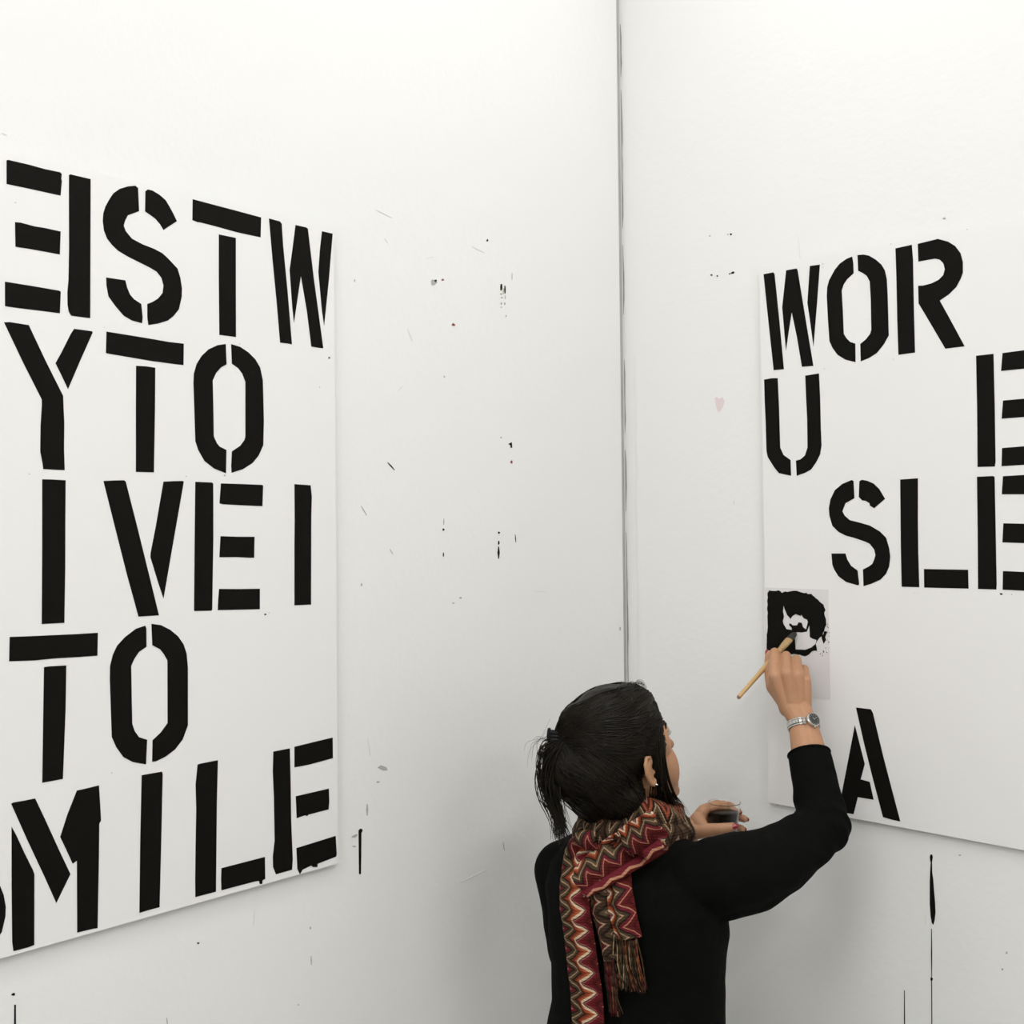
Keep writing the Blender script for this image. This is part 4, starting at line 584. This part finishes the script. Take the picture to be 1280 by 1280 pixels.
# cuff hem on the raised sleeve
bm = bmesh.new(); cc = EL_R+ax*0.1425; rr = 0.0392
ring = []
for i in range(28):
    t = 2*PI*i/28; n = sd*math.cos(t)+ax.cross(sd)*math.sin(t); ring.append((cc+n*rr, n))
for i in range(28): limb(bm, [(ring[i][0], 0.0042), (ring[(i+1) % 28][0], 0.0042)], 8)
part('sleeve_hem', fuse(bm, 0.0025, 2), MT['knit'], sweater)
bm = bmesh.new(); trunk(bm, 0.006, RINGS[:3])
for s in (-1, 1):
    limb(bm, [(HIP[s], 0.094), (HIP[s]*0.5+KNEE[s]*0.5, 0.078), (KNEE[s], 0.058), (KNEE[s]*0.65+ANK[s]*0.35-by*0.012, 0.058), (ANK[s]+eZ*0.02, 0.046)], 20)
part('trousers', fuse(bm, 0.008, 5), MT['trouser'])
for s in (-1, 1):
    bm = bmesh.new(); A_ = ANK[s]; A_ = V((A_.x, A_.y, 0))
    limb(bm, [(A_-by*0.025+eZ*0.045, 0.040), (A_+by*0.05+eZ*0.040, 0.038), (A_+by*0.13+eZ*0.034, 0.032), (A_+by*0.165+eZ*0.028, 0.024)], 18)
    limb(bm, [(A_-by*0.015+eZ*0.06, 0.044), (A_-by*0.01+eZ*0.11, 0.045)], 18)
    me = fuse(bm, 0.005, 5)
    for v in me.vertices:
        if v.co.z < 0.004: v.co.z = 0.004
    sh = part('shoe', me, MT['shoe'])
    bm = bmesh.new(); prev = None
    for z in (0.0, 0.012):
        r = []
        for i in range(24):
            t = 2*PI*i/24; r.append(bm.verts.new(A_+by*(0.062+0.125*math.cos(t))+bx*(0.041*math.sin(t))+eZ*z))
        if prev:
            for i in range(24): bm.faces.new((prev[i], prev[(i+1) % 24], r[(i+1) % 24], r[i]))
        bm.faces.new(r if z else r[::-1]); prev = r
    me = bpy.data.meshes.new('sole'); bmesh.ops.recalc_face_normals(bm, faces=bm.faces); bm.to_mesh(me); bm.free(); part('sole', me, MT['shoe'], sh)
# ---- hair: a cap drawn back into a clip, a loose looped tail and falling strands
CLIP = HEAD.inverted() @ V((0.0793, 2.0420, 1.5607))
bm = bmesh.new()
def hb2(c, r, rx=0, ry=0, rz=0, seg=24): ball(bm, hd(*c), r, HR @ Euler((rx, ry, rz)).to_matrix().to_4x4(), seg)
hb2((0, -0.018, 0.050), (0.085, 0.098, 0.094), seg=32)
hb2((0, 0.022, 0.074), (0.070, 0.062, 0.060))
hb2((-0.006, -0.060, 0.012), (0.080, 0.075, 0.080))
hb2((-0.024, -0.095, 0.020), (0.058, 0.062, 0.066))
hb2((0.020, -0.055, -0.040), (0.058, 0.050, 0.050))
hb2((-0.020, -0.075, -0.045), (0.055, 0.045, 0.050))
hb2((-0.002, -0.05, -0.085), (0.045, 0.035, 0.035))
ball(bm, V((0.1178, 2.0550, 1.5810)), 0.037, seg=24); ball(bm, V((0.0998, 2.0500, 1.5517)), 0.030, seg=24); ball(bm, V((0.1139, 2.0500, 1.5154)), 0.034, seg=24); ball(bm, V((0.1322, 2.0500, 1.4718)), 0.032, seg=24)
for s in (-1, 1):
    hb2((s*0.060, 0.012, 0.062), (0.024, 0.052, 0.050), rz=s*0.25)
    hb2((s*0.064, 0.030, 0.030), (0.012, 0.022, 0.045), rz=s*0.3)
cap_me = fuse(bm, 0.0035, 4, 0.5, lambda c: 0.0016*noise.noise(V((c.x*60, c.y*60, c.z*25))))
CAP = BVHTree.FromPolygons([v.co.copy() for v in cap_me.vertices], [tuple(p.vertices) for p in cap_me.polygons])
# tail chains from the clip
def lock(bm, pts, r0, r1, n=14, seg=10):
    sp = spline([tuple(V(p)) for p in pts], n)
    limb(bm, [(p, r0+(r1-r0)*i/n) for i, p in enumerate(sp)], seg)
bm = bmesh.new()
lock(bm, [(0.1062, 2.0600, 1.5570), (0.0823, 2.0500, 1.5447), (0.0674, 2.0450, 1.5198), (0.0611, 2.0400, 1.4893), (0.0635, 2.0350, 1.4588), (0.0745, 2.0300, 1.4312), (0.0852, 2.0200, 1.4023)], 0.022, 0.006, 22)
lock(bm, [(0.1147, 2.0600, 1.5351), (0.0908, 2.0500, 1.5229), (0.0788, 2.0450, 1.5024), (0.0769, 2.0400, 1.4862)], 0.022, 0.014)
tail_me = fuse(bm, 0.003, 3)
hair = part('hair', merge([cap_me, tail_me], 'hair'), MT['hair']); hair['label'] = 'dark brown hair drawn back into a clip'
# fine strands lying over the cap, and stray wisps
bm = bmesh.new(); rs = random.Random(11)
def strand(pts, r, n=12):
    sp = [V(p) for p in spline([tuple(V(q)) for q in pts], n)]; prev = None
    for i, p in enumerate(sp):
        d = (sp[min(i+1, n)]-sp[max(i-1, 0)]).normalized(); a = d.orthogonal().normalized(); b = d.cross(a)
        rr = r*(1.0 if i < n*0.7 else max(0.25, 1-(i/n-0.7)*2.4))
        ring = [bm.verts.new(p+a*rr*math.cos(t)+b*rr*math.sin(t)) for t in (0, PI/2, PI, 1.5*PI)]
        if prev:
            for k in range(4): bm.faces.new((prev[k], prev[(k+1) % 4], ring[(k+1) % 4], ring[k]))
        prev = ring
HC = hd(0, -0.02, 0.03)
def on_cap(p, off):
    d = (V(p)-HC).normalized(); h = CAP.ray_cast(HC+d*0.4, -d)
    return (h[0]+d*off) if h[0] is not None else V(p)
for k in range(900):
    # start along the parting and hairline, run over the cap to the clip
    t = rs.uniform(0, 1); side = rs.choice((-1, -1, 1, 1, 1))
    if t < 0.42: st0 = V((side*rs.uniform(0.004, 0.03), 0.085-0.06*rs.random(), 0.085+0.05*rs.random()))
    elif t < 0.62: st0 = V((side*rs.uniform(0.05, 0.08), rs.uniform(0.0, 0.06), rs.uniform(0.01, 0.08)))
    else: st0 = V((side*rs.uniform(0.0, 0.075), rs.uniform(-0.075, 0.0), rs.uniform(-0.13, -0.03)))
    en = CLIP+V((rs.gauss(0, 0.012), rs.gauss(0, 0.008), rs.gauss(0, 0.014)))
    jx, jz = rs.gauss(0, 0.012), rs.gauss(0, 0.012); off = rs.uniform(0.0002, 0.0022); pts = []
    for i in range(9):
        u = i/8; q = st0.lerp(en, u); bul = math.sin(u*PI)
        q = q+V((side*(0.055 if t < 0.62 else 0.03)*bul+jx*bul, 0, (0.035 if t < 0.42 else 0.0)*bul+jz*bul))
        pts.append(on_cap(hd(*q), off+0.0006*math.sin(u*9+k)))
    strand(pts, rs.uniform(0.0006, 0.0013), 16)
# face-framing lock in front of the ear, down to the scarf
for k in range(44):
    o = V((rs.gauss(0, 0.0015), rs.gauss(0, 0.0026), rs.gauss(0, 0.003)))
    pts = [V((0.056, 0.052, 0.095)), V((0.076, 0.030, 0.055)), V((0.081, 0.016, 0.012)), V((0.078, 0.013, -0.030)), V((0.071, 0.022, -0.070)), V((0.058, 0.045, -0.108))]
    strand([hd(*(p+o*(0.7+0.5*i))) for i, p in enumerate(pts)], rs.uniform(0.0009, 0.0017), 16)
for k in range(30):
    o = V((rs.gauss(0, 0.004), rs.gauss(0, 0.006), rs.gauss(0, 0.003)))
    pts = [V((0.078, 0.012, 0.045)), V((0.079, 0.006, 0.015)), V((0.073, 0.004, -0.025)), V((0.062, 0.002, -0.065)), V((0.054, 0.004, -0.10))]
    strand([hd(*(p+o*(0.6+0.3*i))) for i, p in enumerate(pts)], rs.uniform(0.0008, 0.0014), 14)
# tail strands and flyaways
for k in range(150):
    g = lambda s_: V((rs.gauss(0, s_), rs.gauss(0, s_), rs.gauss(0, s_))); o_ = g(.0085)
    strand([V((0.0903, 2.0300, 1.5628))+g(.005), V((0.0671, 2.0300, 1.5373))+o_+g(.003), V((0.0594, 2.0300, 1.4987))+o_*1.15+g(.003), V((0.0618, 2.0250, 1.4641))+o_+g(.003), V((0.0741, 2.0200, 1.4295))+o_*0.8+g(.003), V((0.0829, 2.0050, 1.3894))+o_*0.8+g(.005)], rs.uniform(0.0006, 0.0013), 16)
for k in range(14):
    b0 = V((0.0646, 2.0350, 1.5593)); ln = 0.02+0.03*rs.random(); dz = rs.gauss(-0.01, .012)
    strand([b0+V((0, 0, rs.gauss(0, .008))), b0+V((-ln*0.5, rs.gauss(0, .005), dz*0.2)), b0+V((-ln*0.9, rs.gauss(0, .008), dz*1.0)), b0+V((-ln, rs.gauss(0, .008), dz*2-0.012))], 0.0002, 12)
for k in range(18):
    b0 = on_cap(hd(0.02+rs.gauss(0, .006), 0.045+rs.gauss(0, .006), 0.13), -0.001); h_ = 0.004+0.007*rs.random(); w_ = 0.012+0.012*rs.random()
    strand([b0, b0+V((w_*0.2, 0, h_)), b0+V((w_*0.65, rs.gauss(0, .003), h_*0.9)), b0+V((w_, rs.gauss(0, .004), -0.004))], 0.00035, 12)
for k in range(3): strand([hd(0.056, 0.056, -0.095), hd(0.052, 0.070, -0.125+0.006*k), hd(0.040+0.008*k, 0.085, -0.165)], 0.0003, 10)
me = bpy.data.meshes.new('strands'); bm.to_mesh(me); bm.free()
for p in me.polygons: p.use_smooth = True
o = part('strands', me, MT['hair'], hair); o['kind'] = 'stuff'
# claw clip
bm = bmesh.new(); CW = V((0.0675, 2.0350, 1.5636))
for k in (-1, 0, 1):
    limb(bm, [(CW+V((0.010, 0.004, 0.006*k)), 0.0022), (CW+V((-0.003, 0.0, 0.0075*k)), 0.0030), (CW+V((-0.002, -0.010, 0.0065*k)), 0.0026), (CW+V((0.010, -0.014, 0.006*k)), 0.0020)], 8)
limb(bm, [(CW+V((-0.005, -0.003, -0.011)), 0.0034), (CW+V((-0.006, -0.004, 0.0)), 0.0042), (CW+V((-0.005, -0.003, 0.011)), 0.0034)], 10)
part('hair_clip', fuse(bm, 0.0012, 2), MT['clip'])['label'] = 'small black claw hair clip'

# ---- knitted zigzag scarf
def chevron(name, turns, zig, amp, shift, dark=False):
    m, N, L, B = nodes(name); B.inputs['Roughness'].default_value = 0.9; B.inputs['Specular IOR Level'].default_value = 0.1
    uv = N.new('ShaderNodeUVMap'); uv.uv_map = 'UVMap'; sp = N.new('ShaderNodeSeparateXYZ'); L.new(uv.outputs[0], sp.inputs[0])
    def mth(op, a, b=None, c=None):
        n = N.new('ShaderNodeMath'); n.operation = op
        for i, q in enumerate((a, b, c)):
            if q is None: continue
            if isinstance(q, (int, float)): n.inputs[i].default_value = q
            else: L.new(q, n.inputs[i])
        return n.outputs[0]
    tcn = N.new('ShaderNodeTexCoord'); nz = N.new('ShaderNodeTexNoise'); nz.inputs['Scale'].default_value = 22; L.new(tcn.outputs['Object'], nz.inputs['Vector'])
    wob = mth('MULTIPLY', mth('SUBTRACT', nz.outputs['Fac'], 0.5), 0.25)
    zz = mth('PINGPONG', mth('SNAP', mth('ADD', sp.outputs['Y'], wob), 1.0/26), 1.0/zig/2)              # triangle wave along the length
    v = mth('ADD', mth('MULTIPLY', sp.outputs['X'], turns), mth('MULTIPLY', zz, amp*zig*2))
    fr = mth('FRACT', mth('ADD', v, shift))
    cr = N.new('ShaderNodeValToRGB'); r = cr.color_ramp; r.interpolation = 'CONSTANT'
    stops = [(0.0, (.055, .008, .008)), (.08, (.095, .011, .012)), (.17, (.125, .014, .020)), (.24, (.36, .12, .11)), (.265, (.022, .010, .007)), (.30, (.62, .47, .32)), (.37, (.34, .085, .035)), (.43, (.20, .035, .016)),
             (.50, (.018, .010, .007)), (.55, (.085, .058, .032)), (.62, (.40, .26, .16)), (.645, (.060, .040, .022)), (.73, (.020, .011, .008)), (.78, (.125, .014, .022)), (.86, (.42, .20, .12)), (.89, (.09, .011, .011))]
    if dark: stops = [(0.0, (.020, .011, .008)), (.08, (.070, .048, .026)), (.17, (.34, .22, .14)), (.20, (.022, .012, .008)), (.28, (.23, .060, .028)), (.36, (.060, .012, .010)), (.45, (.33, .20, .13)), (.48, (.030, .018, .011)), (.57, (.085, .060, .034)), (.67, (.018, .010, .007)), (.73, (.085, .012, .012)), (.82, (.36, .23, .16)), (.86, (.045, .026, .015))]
    r.elements[0].position = stops[0][0]; r.elements[0].color = (*stops[0][1], 1); r.elements[1].position = stops[1][0]; r.elements[1].color = (*stops[1][1], 1)
    for p, c in stops[2:]: e = r.elements.new(p); e.color = (*c, 1)
    L.new(fr, cr.inputs[0]); L.new(cr.outputs[0], B.inputs['Base Color'])
    wv = N.new('ShaderNodeTexWave'); wv.inputs['Scale'].default_value = 60; wv.bands_direction = 'Z'; L.new(tcn.outputs['Object'], wv.inputs['Vector'])
    bp = N.new('ShaderNodeBump'); bp.inputs['Strength'].default_value = 0.5; bp.inputs['Distance'].default_value = 0.0015; L.new(wv.outputs['Fac'], bp.inputs['Height']); L.new(bp.outputs[0], B.inputs['Normal'])
    return m
MT['scarf'] = chevron('zigzag_knit', 1.0, 1.0, 0.28, 0.0)
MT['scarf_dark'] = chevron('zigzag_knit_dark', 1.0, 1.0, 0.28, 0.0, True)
MT['scarf_hem'] = chevron('rolled_hem_knit', 1.0, 1.0, 0.03, 0.0)
def sheet(name, rows, m, parent, closed=False, thick=0.006, uvs=1.0, vlen=None, u0=0.0, u1=1.0):
    """a soft strip: rows of points across, doubled to a rounded thickness; UV in repeats"""
    bm = bmesh.new(); n, k = len(rows), len(rows[0]); uvl = bm.loops.layers.uv.new('UVMap')
    P_ = [[V(p) for p in r] for r in rows]; vv = [0.0]
    for i in range(1, n): vv.append(vv[-1]+(P_[i][k//2]-P_[i-1][k//2]).length)
    def nrm(i, j):
        a = P_[(i+1) % n if closed else min(i+1, n-1)][j]-P_[i-1 if closed else max(i-1, 0)][j]; b = P_[i][min(j+1, k-1)]-P_[i][max(j-1, 0)]
        return a.cross(b).normalized()
    A, Bk, UV = [], [], {}
    for i in range(n):
        ra, rb = [], []
        for j in range(k):
            nn = nrm(i, j); e = math.sqrt(max(0.06, 1-(2*j/(k-1)-1)**6)); a = bm.verts.new(P_[i][j]+nn*thick*0.5*e); b = bm.verts.new(P_[i][j]-nn*thick*0.5*e)
            UV[a] = UV[b] = (u0+(u1-u0)*j/(k-1), vv[i]*uvs); ra.append(a); rb.append(b)
        A.append(ra); Bk.append(rb)
    fs = []
    for i in range(n if closed else n-1):
        i2 = (i+1) % n
        for j in range(k-1):
            fs.append(bm.faces.new((A[i][j], A[i][j+1], A[i2][j+1], A[i2][j]))); fs.append(bm.faces.new((Bk[i][j], Bk[i2][j], Bk[i2][j+1], Bk[i][j+1])))
        for j in (0, k-1): fs.append(bm.faces.new((A[i][j], A[i2][j], Bk[i2][j], Bk[i][j])))
    if not closed:
        for i in (0, n-1):
            for j in range(k-1): fs.append(bm.faces.new((A[i][j], Bk[i][j], Bk[i][j+1], A[i][j+1])))
    for f in fs:
        us = [UV[v] for v in f.verts]
        for l, q in zip(f.loops, us): l[uvl].uv = q
    bmesh.ops.recalc_face_normals(bm, faces=bm.faces)
    me = bpy.data.meshes.new(name); bm.to_mesh(me); bm.free()
    for p in me.polygons: p.use_smooth = True
    return part(name, me, m, parent)
scarf = empty('scarf'); scarf.parent = person
scarf['label'] = 'long knitted scarf in maroon, brown, rust and cream zigzags'
def drape(s, z, off):
    o = bod(s, -0.6, z); h = SWEATER.ray_cast(o, by)
    if h[0] is None or h[3] > 0.9: return bod(s, -0.08-off, z)
    return h[0]-by*off
def strip_back(name, cl, k=11, n=70, off=0.010, ripple=0.004, freq=2.0, uvs=27.0, u0=0.0, u1=1.0, phase=0.0, m='scarf'):
    """cl: (s, z, width, extra offset) along the back; across runs square to the path in the plane of the back"""
    c = spline(cl, n); rows = []
    for i in range(n+1):
        a, b = c[max(i-1, 0)], c[min(i+1, n)]; d = V((b[0]-a[0], b[1]-a[1])).normalized(); q = V((-d.y, d.x)); s, z, w, ex = c[i]
        row = []
        for j in range(k):
            t = j/(k-1)-0.5; ss, zz = s+q.x*w*t, z+q.y*w*t
            p = drape(s+q.x*w*t*0.6, z+q.y*w*t*0.6, 0); base = drape(s, z, 0); f = (p-TC).dot(by)*0.5+(base-TC).dot(by)*0.5
            f -= off+ex+ripple*math.sin(t*2*PI*freq+i*0.03+phase)+0.004*math.cos(t*PI)
            row.append(bod(ss, f, zz))
        rows.append(row)
    return sheet(name, rows, MT[m], scarf, uvs=uvs, u0=u0, u1=u1)
# collar: two soft turns round the neck
def turn(name, c, rx, ry, h, tilt, puff, seed, u0, u1, n=72, k=15):
    rows = []
    for i in range(n):
        t = 2*PI*i/n; rad = bx*math.cos(t)*rx+by*math.sin(t)*ry; out = rad.normalized(); row = []
        wob = 0.008*noise.noise(V((math.cos(t)*1.6+seed, math.sin(t)*1.6, 0)))
        for j in range(k):
            a = -PI*0.62+PI*1.24*j/(k-1)
            row.append(c+rad*(1+wob*6)+out*(puff*math.cos(a)+0.003*math.sin(a*5+3*math.sin(t*2)))+eZ*(h*math.sin(a)+tilt[0]*math.cos(t)+tilt[1]*math.sin(t)+wob))
        rows.append(row)
    return sheet(name, rows, MT['scarf_dark'], scarf, closed=True, thick=0.007, uvs=27.0, u0=u0, u1=u1)
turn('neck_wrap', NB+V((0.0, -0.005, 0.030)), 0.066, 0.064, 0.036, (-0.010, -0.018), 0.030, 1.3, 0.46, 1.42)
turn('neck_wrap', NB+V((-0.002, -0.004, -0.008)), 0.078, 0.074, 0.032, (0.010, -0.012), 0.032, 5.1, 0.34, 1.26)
# band crossing the shoulder blade, the long tail and the short fringed tail
strip_back('long_tail', [(*(-0.0376, 1.3737), .062, .020), (*(-0.0459, 1.3462), .066, .020), (*(-0.0367, 1.3053), .064, .014), (*(-0.0281, 1.2502), .066, .010), (*(-0.0218, 1.1806), .068, .008), (*(-0.0157, 1.1041), .070, .006), (*(-0.0130, 1.0412), .070, .006), (*(-0.0107, 0.9570), .070, .008)], uvs=27.0, u0=0.62, u1=-0.12)
strip_back('short_tail', [(*(0.0367, 1.3330), .050, .008), (*(0.0483, 1.3039), .055, .008), (*(0.0594, 1.2693), .058, .008), (*(0.0687, 1.2289), .060, .006)], n=40, uvs=27.0, u0=0.12, u1=0.90, ripple=0.006, freq=1.5)
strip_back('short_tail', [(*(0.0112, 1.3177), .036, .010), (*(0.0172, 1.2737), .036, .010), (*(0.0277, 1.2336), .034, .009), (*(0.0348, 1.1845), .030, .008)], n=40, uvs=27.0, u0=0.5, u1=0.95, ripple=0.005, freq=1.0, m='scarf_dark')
strip_back('shoulder_band', [(*(0.1296, 1.4346), .050, .030), (*(0.1022, 1.4090), .062, .030), (*(0.0578, 1.3748), .070, .026), (*(0.0115, 1.3374), .068, .022), (*(-0.0235, 1.3081), .050, .020)], n=50, off=0.012, uvs=27.0, u0=0.22, u1=1.14, ripple=0.005, freq=1.5, phase=1.0)
strip_back('rolled_hem', [(*(0.1380, 1.4014), .016, .034), (*(0.1141, 1.3820), .018, .036), (*(0.0756, 1.3517), .018, .032), (*(0.0319, 1.3183), .016, .028), (*(0.0027, 1.2978), .012, .024)], n=50, k=7, off=0.012, uvs=27.0, u0=0.78, u1=0.905, ripple=0.0, m='scarf_hem')
strip_back('shoulder_fold', [(*(-0.0626, 1.3424), .030, .024), (*(-0.0497, 1.3626), .034, .028), (*(-0.0225, 1.3795), .036, .034), (*(0.0055, 1.3843), .034, .034)], n=36, off=0.014, uvs=27.0, u0=0.86, u1=0.5, ripple=0.003, freq=1.0)
# fringes
def fringe(spots, seed):
    rf = random.Random(seed); bms = {}
    cols = {'maroon': (.10, .015, .018), 'rust': (.24, .08, .035), 'cream': (.45, .33, .2), 'olive': (.075, .055, .028), 'brown': (.03, .018, .011)}
    for (s0, z0, s1, z1, nn, off) in spots:
        for i in range(nn):
            c = rf.choice(('maroon', 'maroon', 'rust', 'cream', 'olive', 'olive', 'brown', 'brown')); bm = bms.setdefault(c, bmesh.new())
            t = (i+rf.random())/nn; a = s0[0]+(s0[1]-s0[0])*t; b = s1[0]+(s1[1]-s1[0])*t; zz = z1-rf.uniform(0, .012); zt = z0+(rf.random()-.5)*.006
            p0, p1, p2 = drape(a, zt, off+.004+rf.random()*.006), drape((a+b)/2+rf.gauss(0, .002), (zt+zz)/2, off+.003+rf.random()*.008), drape(b+rf.gauss(0, .003), zz, off+rf.random()*.008)
            limb(bm, [(q, .0008) for q in spline([tuple(p0), tuple(p1), tuple(p2)], 6)], 6)
    for c, bm in bms.items():
        me = bpy.data.meshes.new('fringe'); bm.to_mesh(me); bm.free()
        for p in me.polygons: p.use_smooth = True
        if 'yarn_'+c not in MT: MT['yarn_'+c] = mat('yarn_'+c, cols[c], 0.9, 0.3, 200, spec=0.1)
        o = part('fringe', me, MT['yarn_'+c], scarf); o['kind'] = 'stuff'
_a, _b, _c, _d = (0.0473, 1.2285), (0.0890, 1.2423), (0.0463, 1.1448), (0.0983, 1.1604)
_e, _f2, _g, _h = (0.0256, 1.1884), (0.0454, 1.1920), (0.0321, 1.0974), (0.0502, 1.1010)
fringe([((_a[0], _b[0]), _a[1], (_c[0], _d[0]), _c[1], 70, .012), ((_e[0], _f2[0]), _e[1], (_g[0], _h[0]), _g[1], 34, .014)], 3)
# ------------------------------------------------------------------ things she holds and wears
# paint brush, bristles on the board
TIP = V((0.6020, 2.4145, 1.7042)); END = V((0.4584, 2.3150, 1.5823))
bd = (END-TIP).normalized(); BL = (END-TIP).length
pb = empty('paintbrush', tuple(END)); tag(pb, 'flat artist paintbrush with pale wooden handle, held against the stencil', 'paintbrush')
fw = eL.cross(bd).normalized()
def lathe(name, prof, m, parent, inv, flatk=None, seg=18):
    """prof: (distance from tip, radius, flatness)"""
    bm = bmesh.new(); prev = None
    for (t, r, k) in prof:
        ring = [bm.verts.new(TIP+bd*t+fw*math.cos(2*PI*i/seg)*r+(bd.cross(fw))*math.sin(2*PI*i/seg)*r*k) for i in range(seg)]
        if prev:
            for i in range(seg): bm.faces.new((prev[i], prev[(i+1) % seg], ring[(i+1) % seg], ring[i]))
        else: bm.faces.new(ring[::-1])
        prev = ring
    bm.faces.new(prev); return finish(bm, name, m, parent, inv=inv)
PBI = Matrix.Translation(-END)
lathe('bristles', [(0.0, .0045, .35), (.006, .0072, .4), (.018, .0082, .42), (.027, .0080, .45)], MT['bristle'], pb, PBI)
lathe('ferrule', [(.022, .0080, .5), (.024, .0086, .55), (.040, .0080, .7), (.054, .0062, 1.0), (.056, .0064, 1.0)], mat('bound_wood_collar', (0.46, 0.30, 0.14), 0.5, 0.3, 120), pb, PBI)
lathe('handle', [(.054, .0056, 1), (.075, .0064, 1), (.10, .0062, 1), (.14, .0050, 1), (BL-.006, .0042, 1), (BL-.002, .0036, 1), (BL, .0020, 1)], MT['wood'], pb, PBI)
lathe('handle_end', [(BL-.0035, .0044, 1), (BL-.001, .0040, 1), (BL+.001, .0018, 1)], mat('worn_handle_end', (0.30, 0.17, 0.09), 0.6, 0.2, 60), pb, PBI)

# clear cup of dark drink
CU = V((0.4317, 2.3350, 1.3643)); cup = empty('plastic_cup', tuple(CU-eZ*0.078)); tag(cup, 'small clear plastic cup half full of a dark drink, held near her chin', 'cup')
def spin(name, prof, m, parent, seg=40):
    bm = bmesh.new(); prev = None
    for (r, z) in prof:
        ring = [bm.verts.new((max(r, 1e-4)*math.cos(2*PI*i/seg), max(r, 1e-4)*math.sin(2*PI*i/seg), z)) for i in range(seg)]
        if prev:
            for i in range(seg): bm.faces.new((prev[i], prev[(i+1) % seg], ring[(i+1) % seg], ring[i]))
        prev = ring
    return finish(bm, name, m, parent)
spin('cup_wall', [(0, .0), (.0235, .0), (.0245, .002), (.0318, .0765), (.0330, .0775), (.0332, .0785), (.0322, .0788), (.0311, .077), (.0238, .003), (.0225, .0015), (0, .0015)], MT['clear'], cup)
spin('drink', [(0, .0020), (.0220, .0020), (.0234, .004), (.0293, .060), (.0288, .0605), (0, .0602)], MT['drink'], cup)

# steel watch on the raised wrist
WC = WR_R-ax*0.010; up2 = ax; toward = (V((0, -1, 0))-ax*V((0, -1, 0)).dot(ax)).normalized(); rightw = toward.cross(ax).normalized()
if rightw.x < 0: rightw = -rightw
wt = empty('wristwatch', tuple(WC)); tag(wt, 'steel bracelet wristwatch with a round dark dial on her raised wrist', 'watch'); WI = Matrix.Translation(-WC)
def rim(t): return WC+rightw*math.sin(t)*0.0305+toward*math.cos(t)*0.0255
bm = bmesh.new()
T0 = 0.47
nl = 24
for i in range(nl):
    t = T0+0.48+(2*PI-0.96)*(i+0.5)/nl; p = rim(t); tn = (rim(t+0.01)-rim(t-0.01)).normalized(); nn = ax.cross(tn).normalized()
    if nn.dot(p-WC) < 0: nn = -nn
    for (w0, w1, h) in ((-.0078, -.0042, .0014), (-.0038, .0038, .0019), (.0042, .0078, .0014)):
        Mx = Matrix(((tn.x, ax.x, nn.x, p.x), (tn.y, ax.y, nn.y, p.y), (tn.z, ax.z, nn.z, p.z), (0, 0, 0, 1)))
        vs_ = box(bm, (-.0031, w0, -.0012), (.0031, w1, h), Mx)
bmesh.ops.bevel(bm, geom=list(bm.edges), offset=0.0005, segments=1, affect='EDGES')
o = finish(bm, 'bracelet', MT['steel'], wt, smooth=False, inv=WI); o['kind'] = 'stuff'
cp = rim(T0); cn = (rightw*math.sin(T0)*0.9+toward*math.cos(T0)).normalized(); ct = ax.cross(cn).normalized(); ca = cn.cross(ct).normalized()
CM = Matrix(((ct.x, ca.x, cn.x, cp.x), (ct.y, ca.y, cn.y, cp.y), (ct.z, ca.z, cn.z, cp.z), (0, 0, 0, 1)))
def disc(name, prof, m, parent, seg=36):
    bm = bmesh.new(); prev = None
    for (r, z) in prof:
        ring = [bm.verts.new(CM @ V((r*math.cos(2*PI*i/seg), r*math.sin(2*PI*i/seg), z))) for i in range(seg)]
        if prev:
            for i in range(seg): bm.faces.new((prev[i], prev[(i+1) % seg], ring[(i+1) % seg], ring[i]))
        else: bm.faces.new(ring[::-1])
        prev = ring
    bm.faces.new(prev); return finish(bm, name, m, parent, smooth=False, inv=WI)
case = disc('case', [(.0130, -.001), (.0148, .0005), (.0150, .0045), (.0136, .0062), (.0122, .0064), (.0120, .0054)], MT['steel'], wt)
dial = disc('dial', [(.0120, .0053), (.0120, .0057)], MT['dial'], wt)
for k in range(12):
    a = k*PI/6; bm = bmesh.new(); Mx = CM @ Matrix.Rotation(a, 4, 'Z'); box(bm, (-.0004, .0088, .0057), (.0004, .0106, .00585), Mx); finish(bm, 'hour_mark', MT['steel'], dial, smooth=False, inv=WI)
for a, ln in ((-0.9, .0085), (0.5, .006)):
    bm = bmesh.new(); box(bm, (-.00035, -.001, .0058), (.00035, ln, .006), CM @ Matrix.Rotation(a, 4, 'Z')); finish(bm, 'hand', MT['steel'], dial, smooth=False, inv=WI)
bm = bmesh.new(); bmesh.ops.create_cone(bm, cap_ends=True, segments=14, radius1=.0019, radius2=.0019, depth=.003, matrix=CM @ Matrix.Translation((0, -.0155, .0028)) @ Matrix.Rotation(PI/2, 4, 'X')); finish(bm, 'crown', MT['steel'], wt, inv=WI)
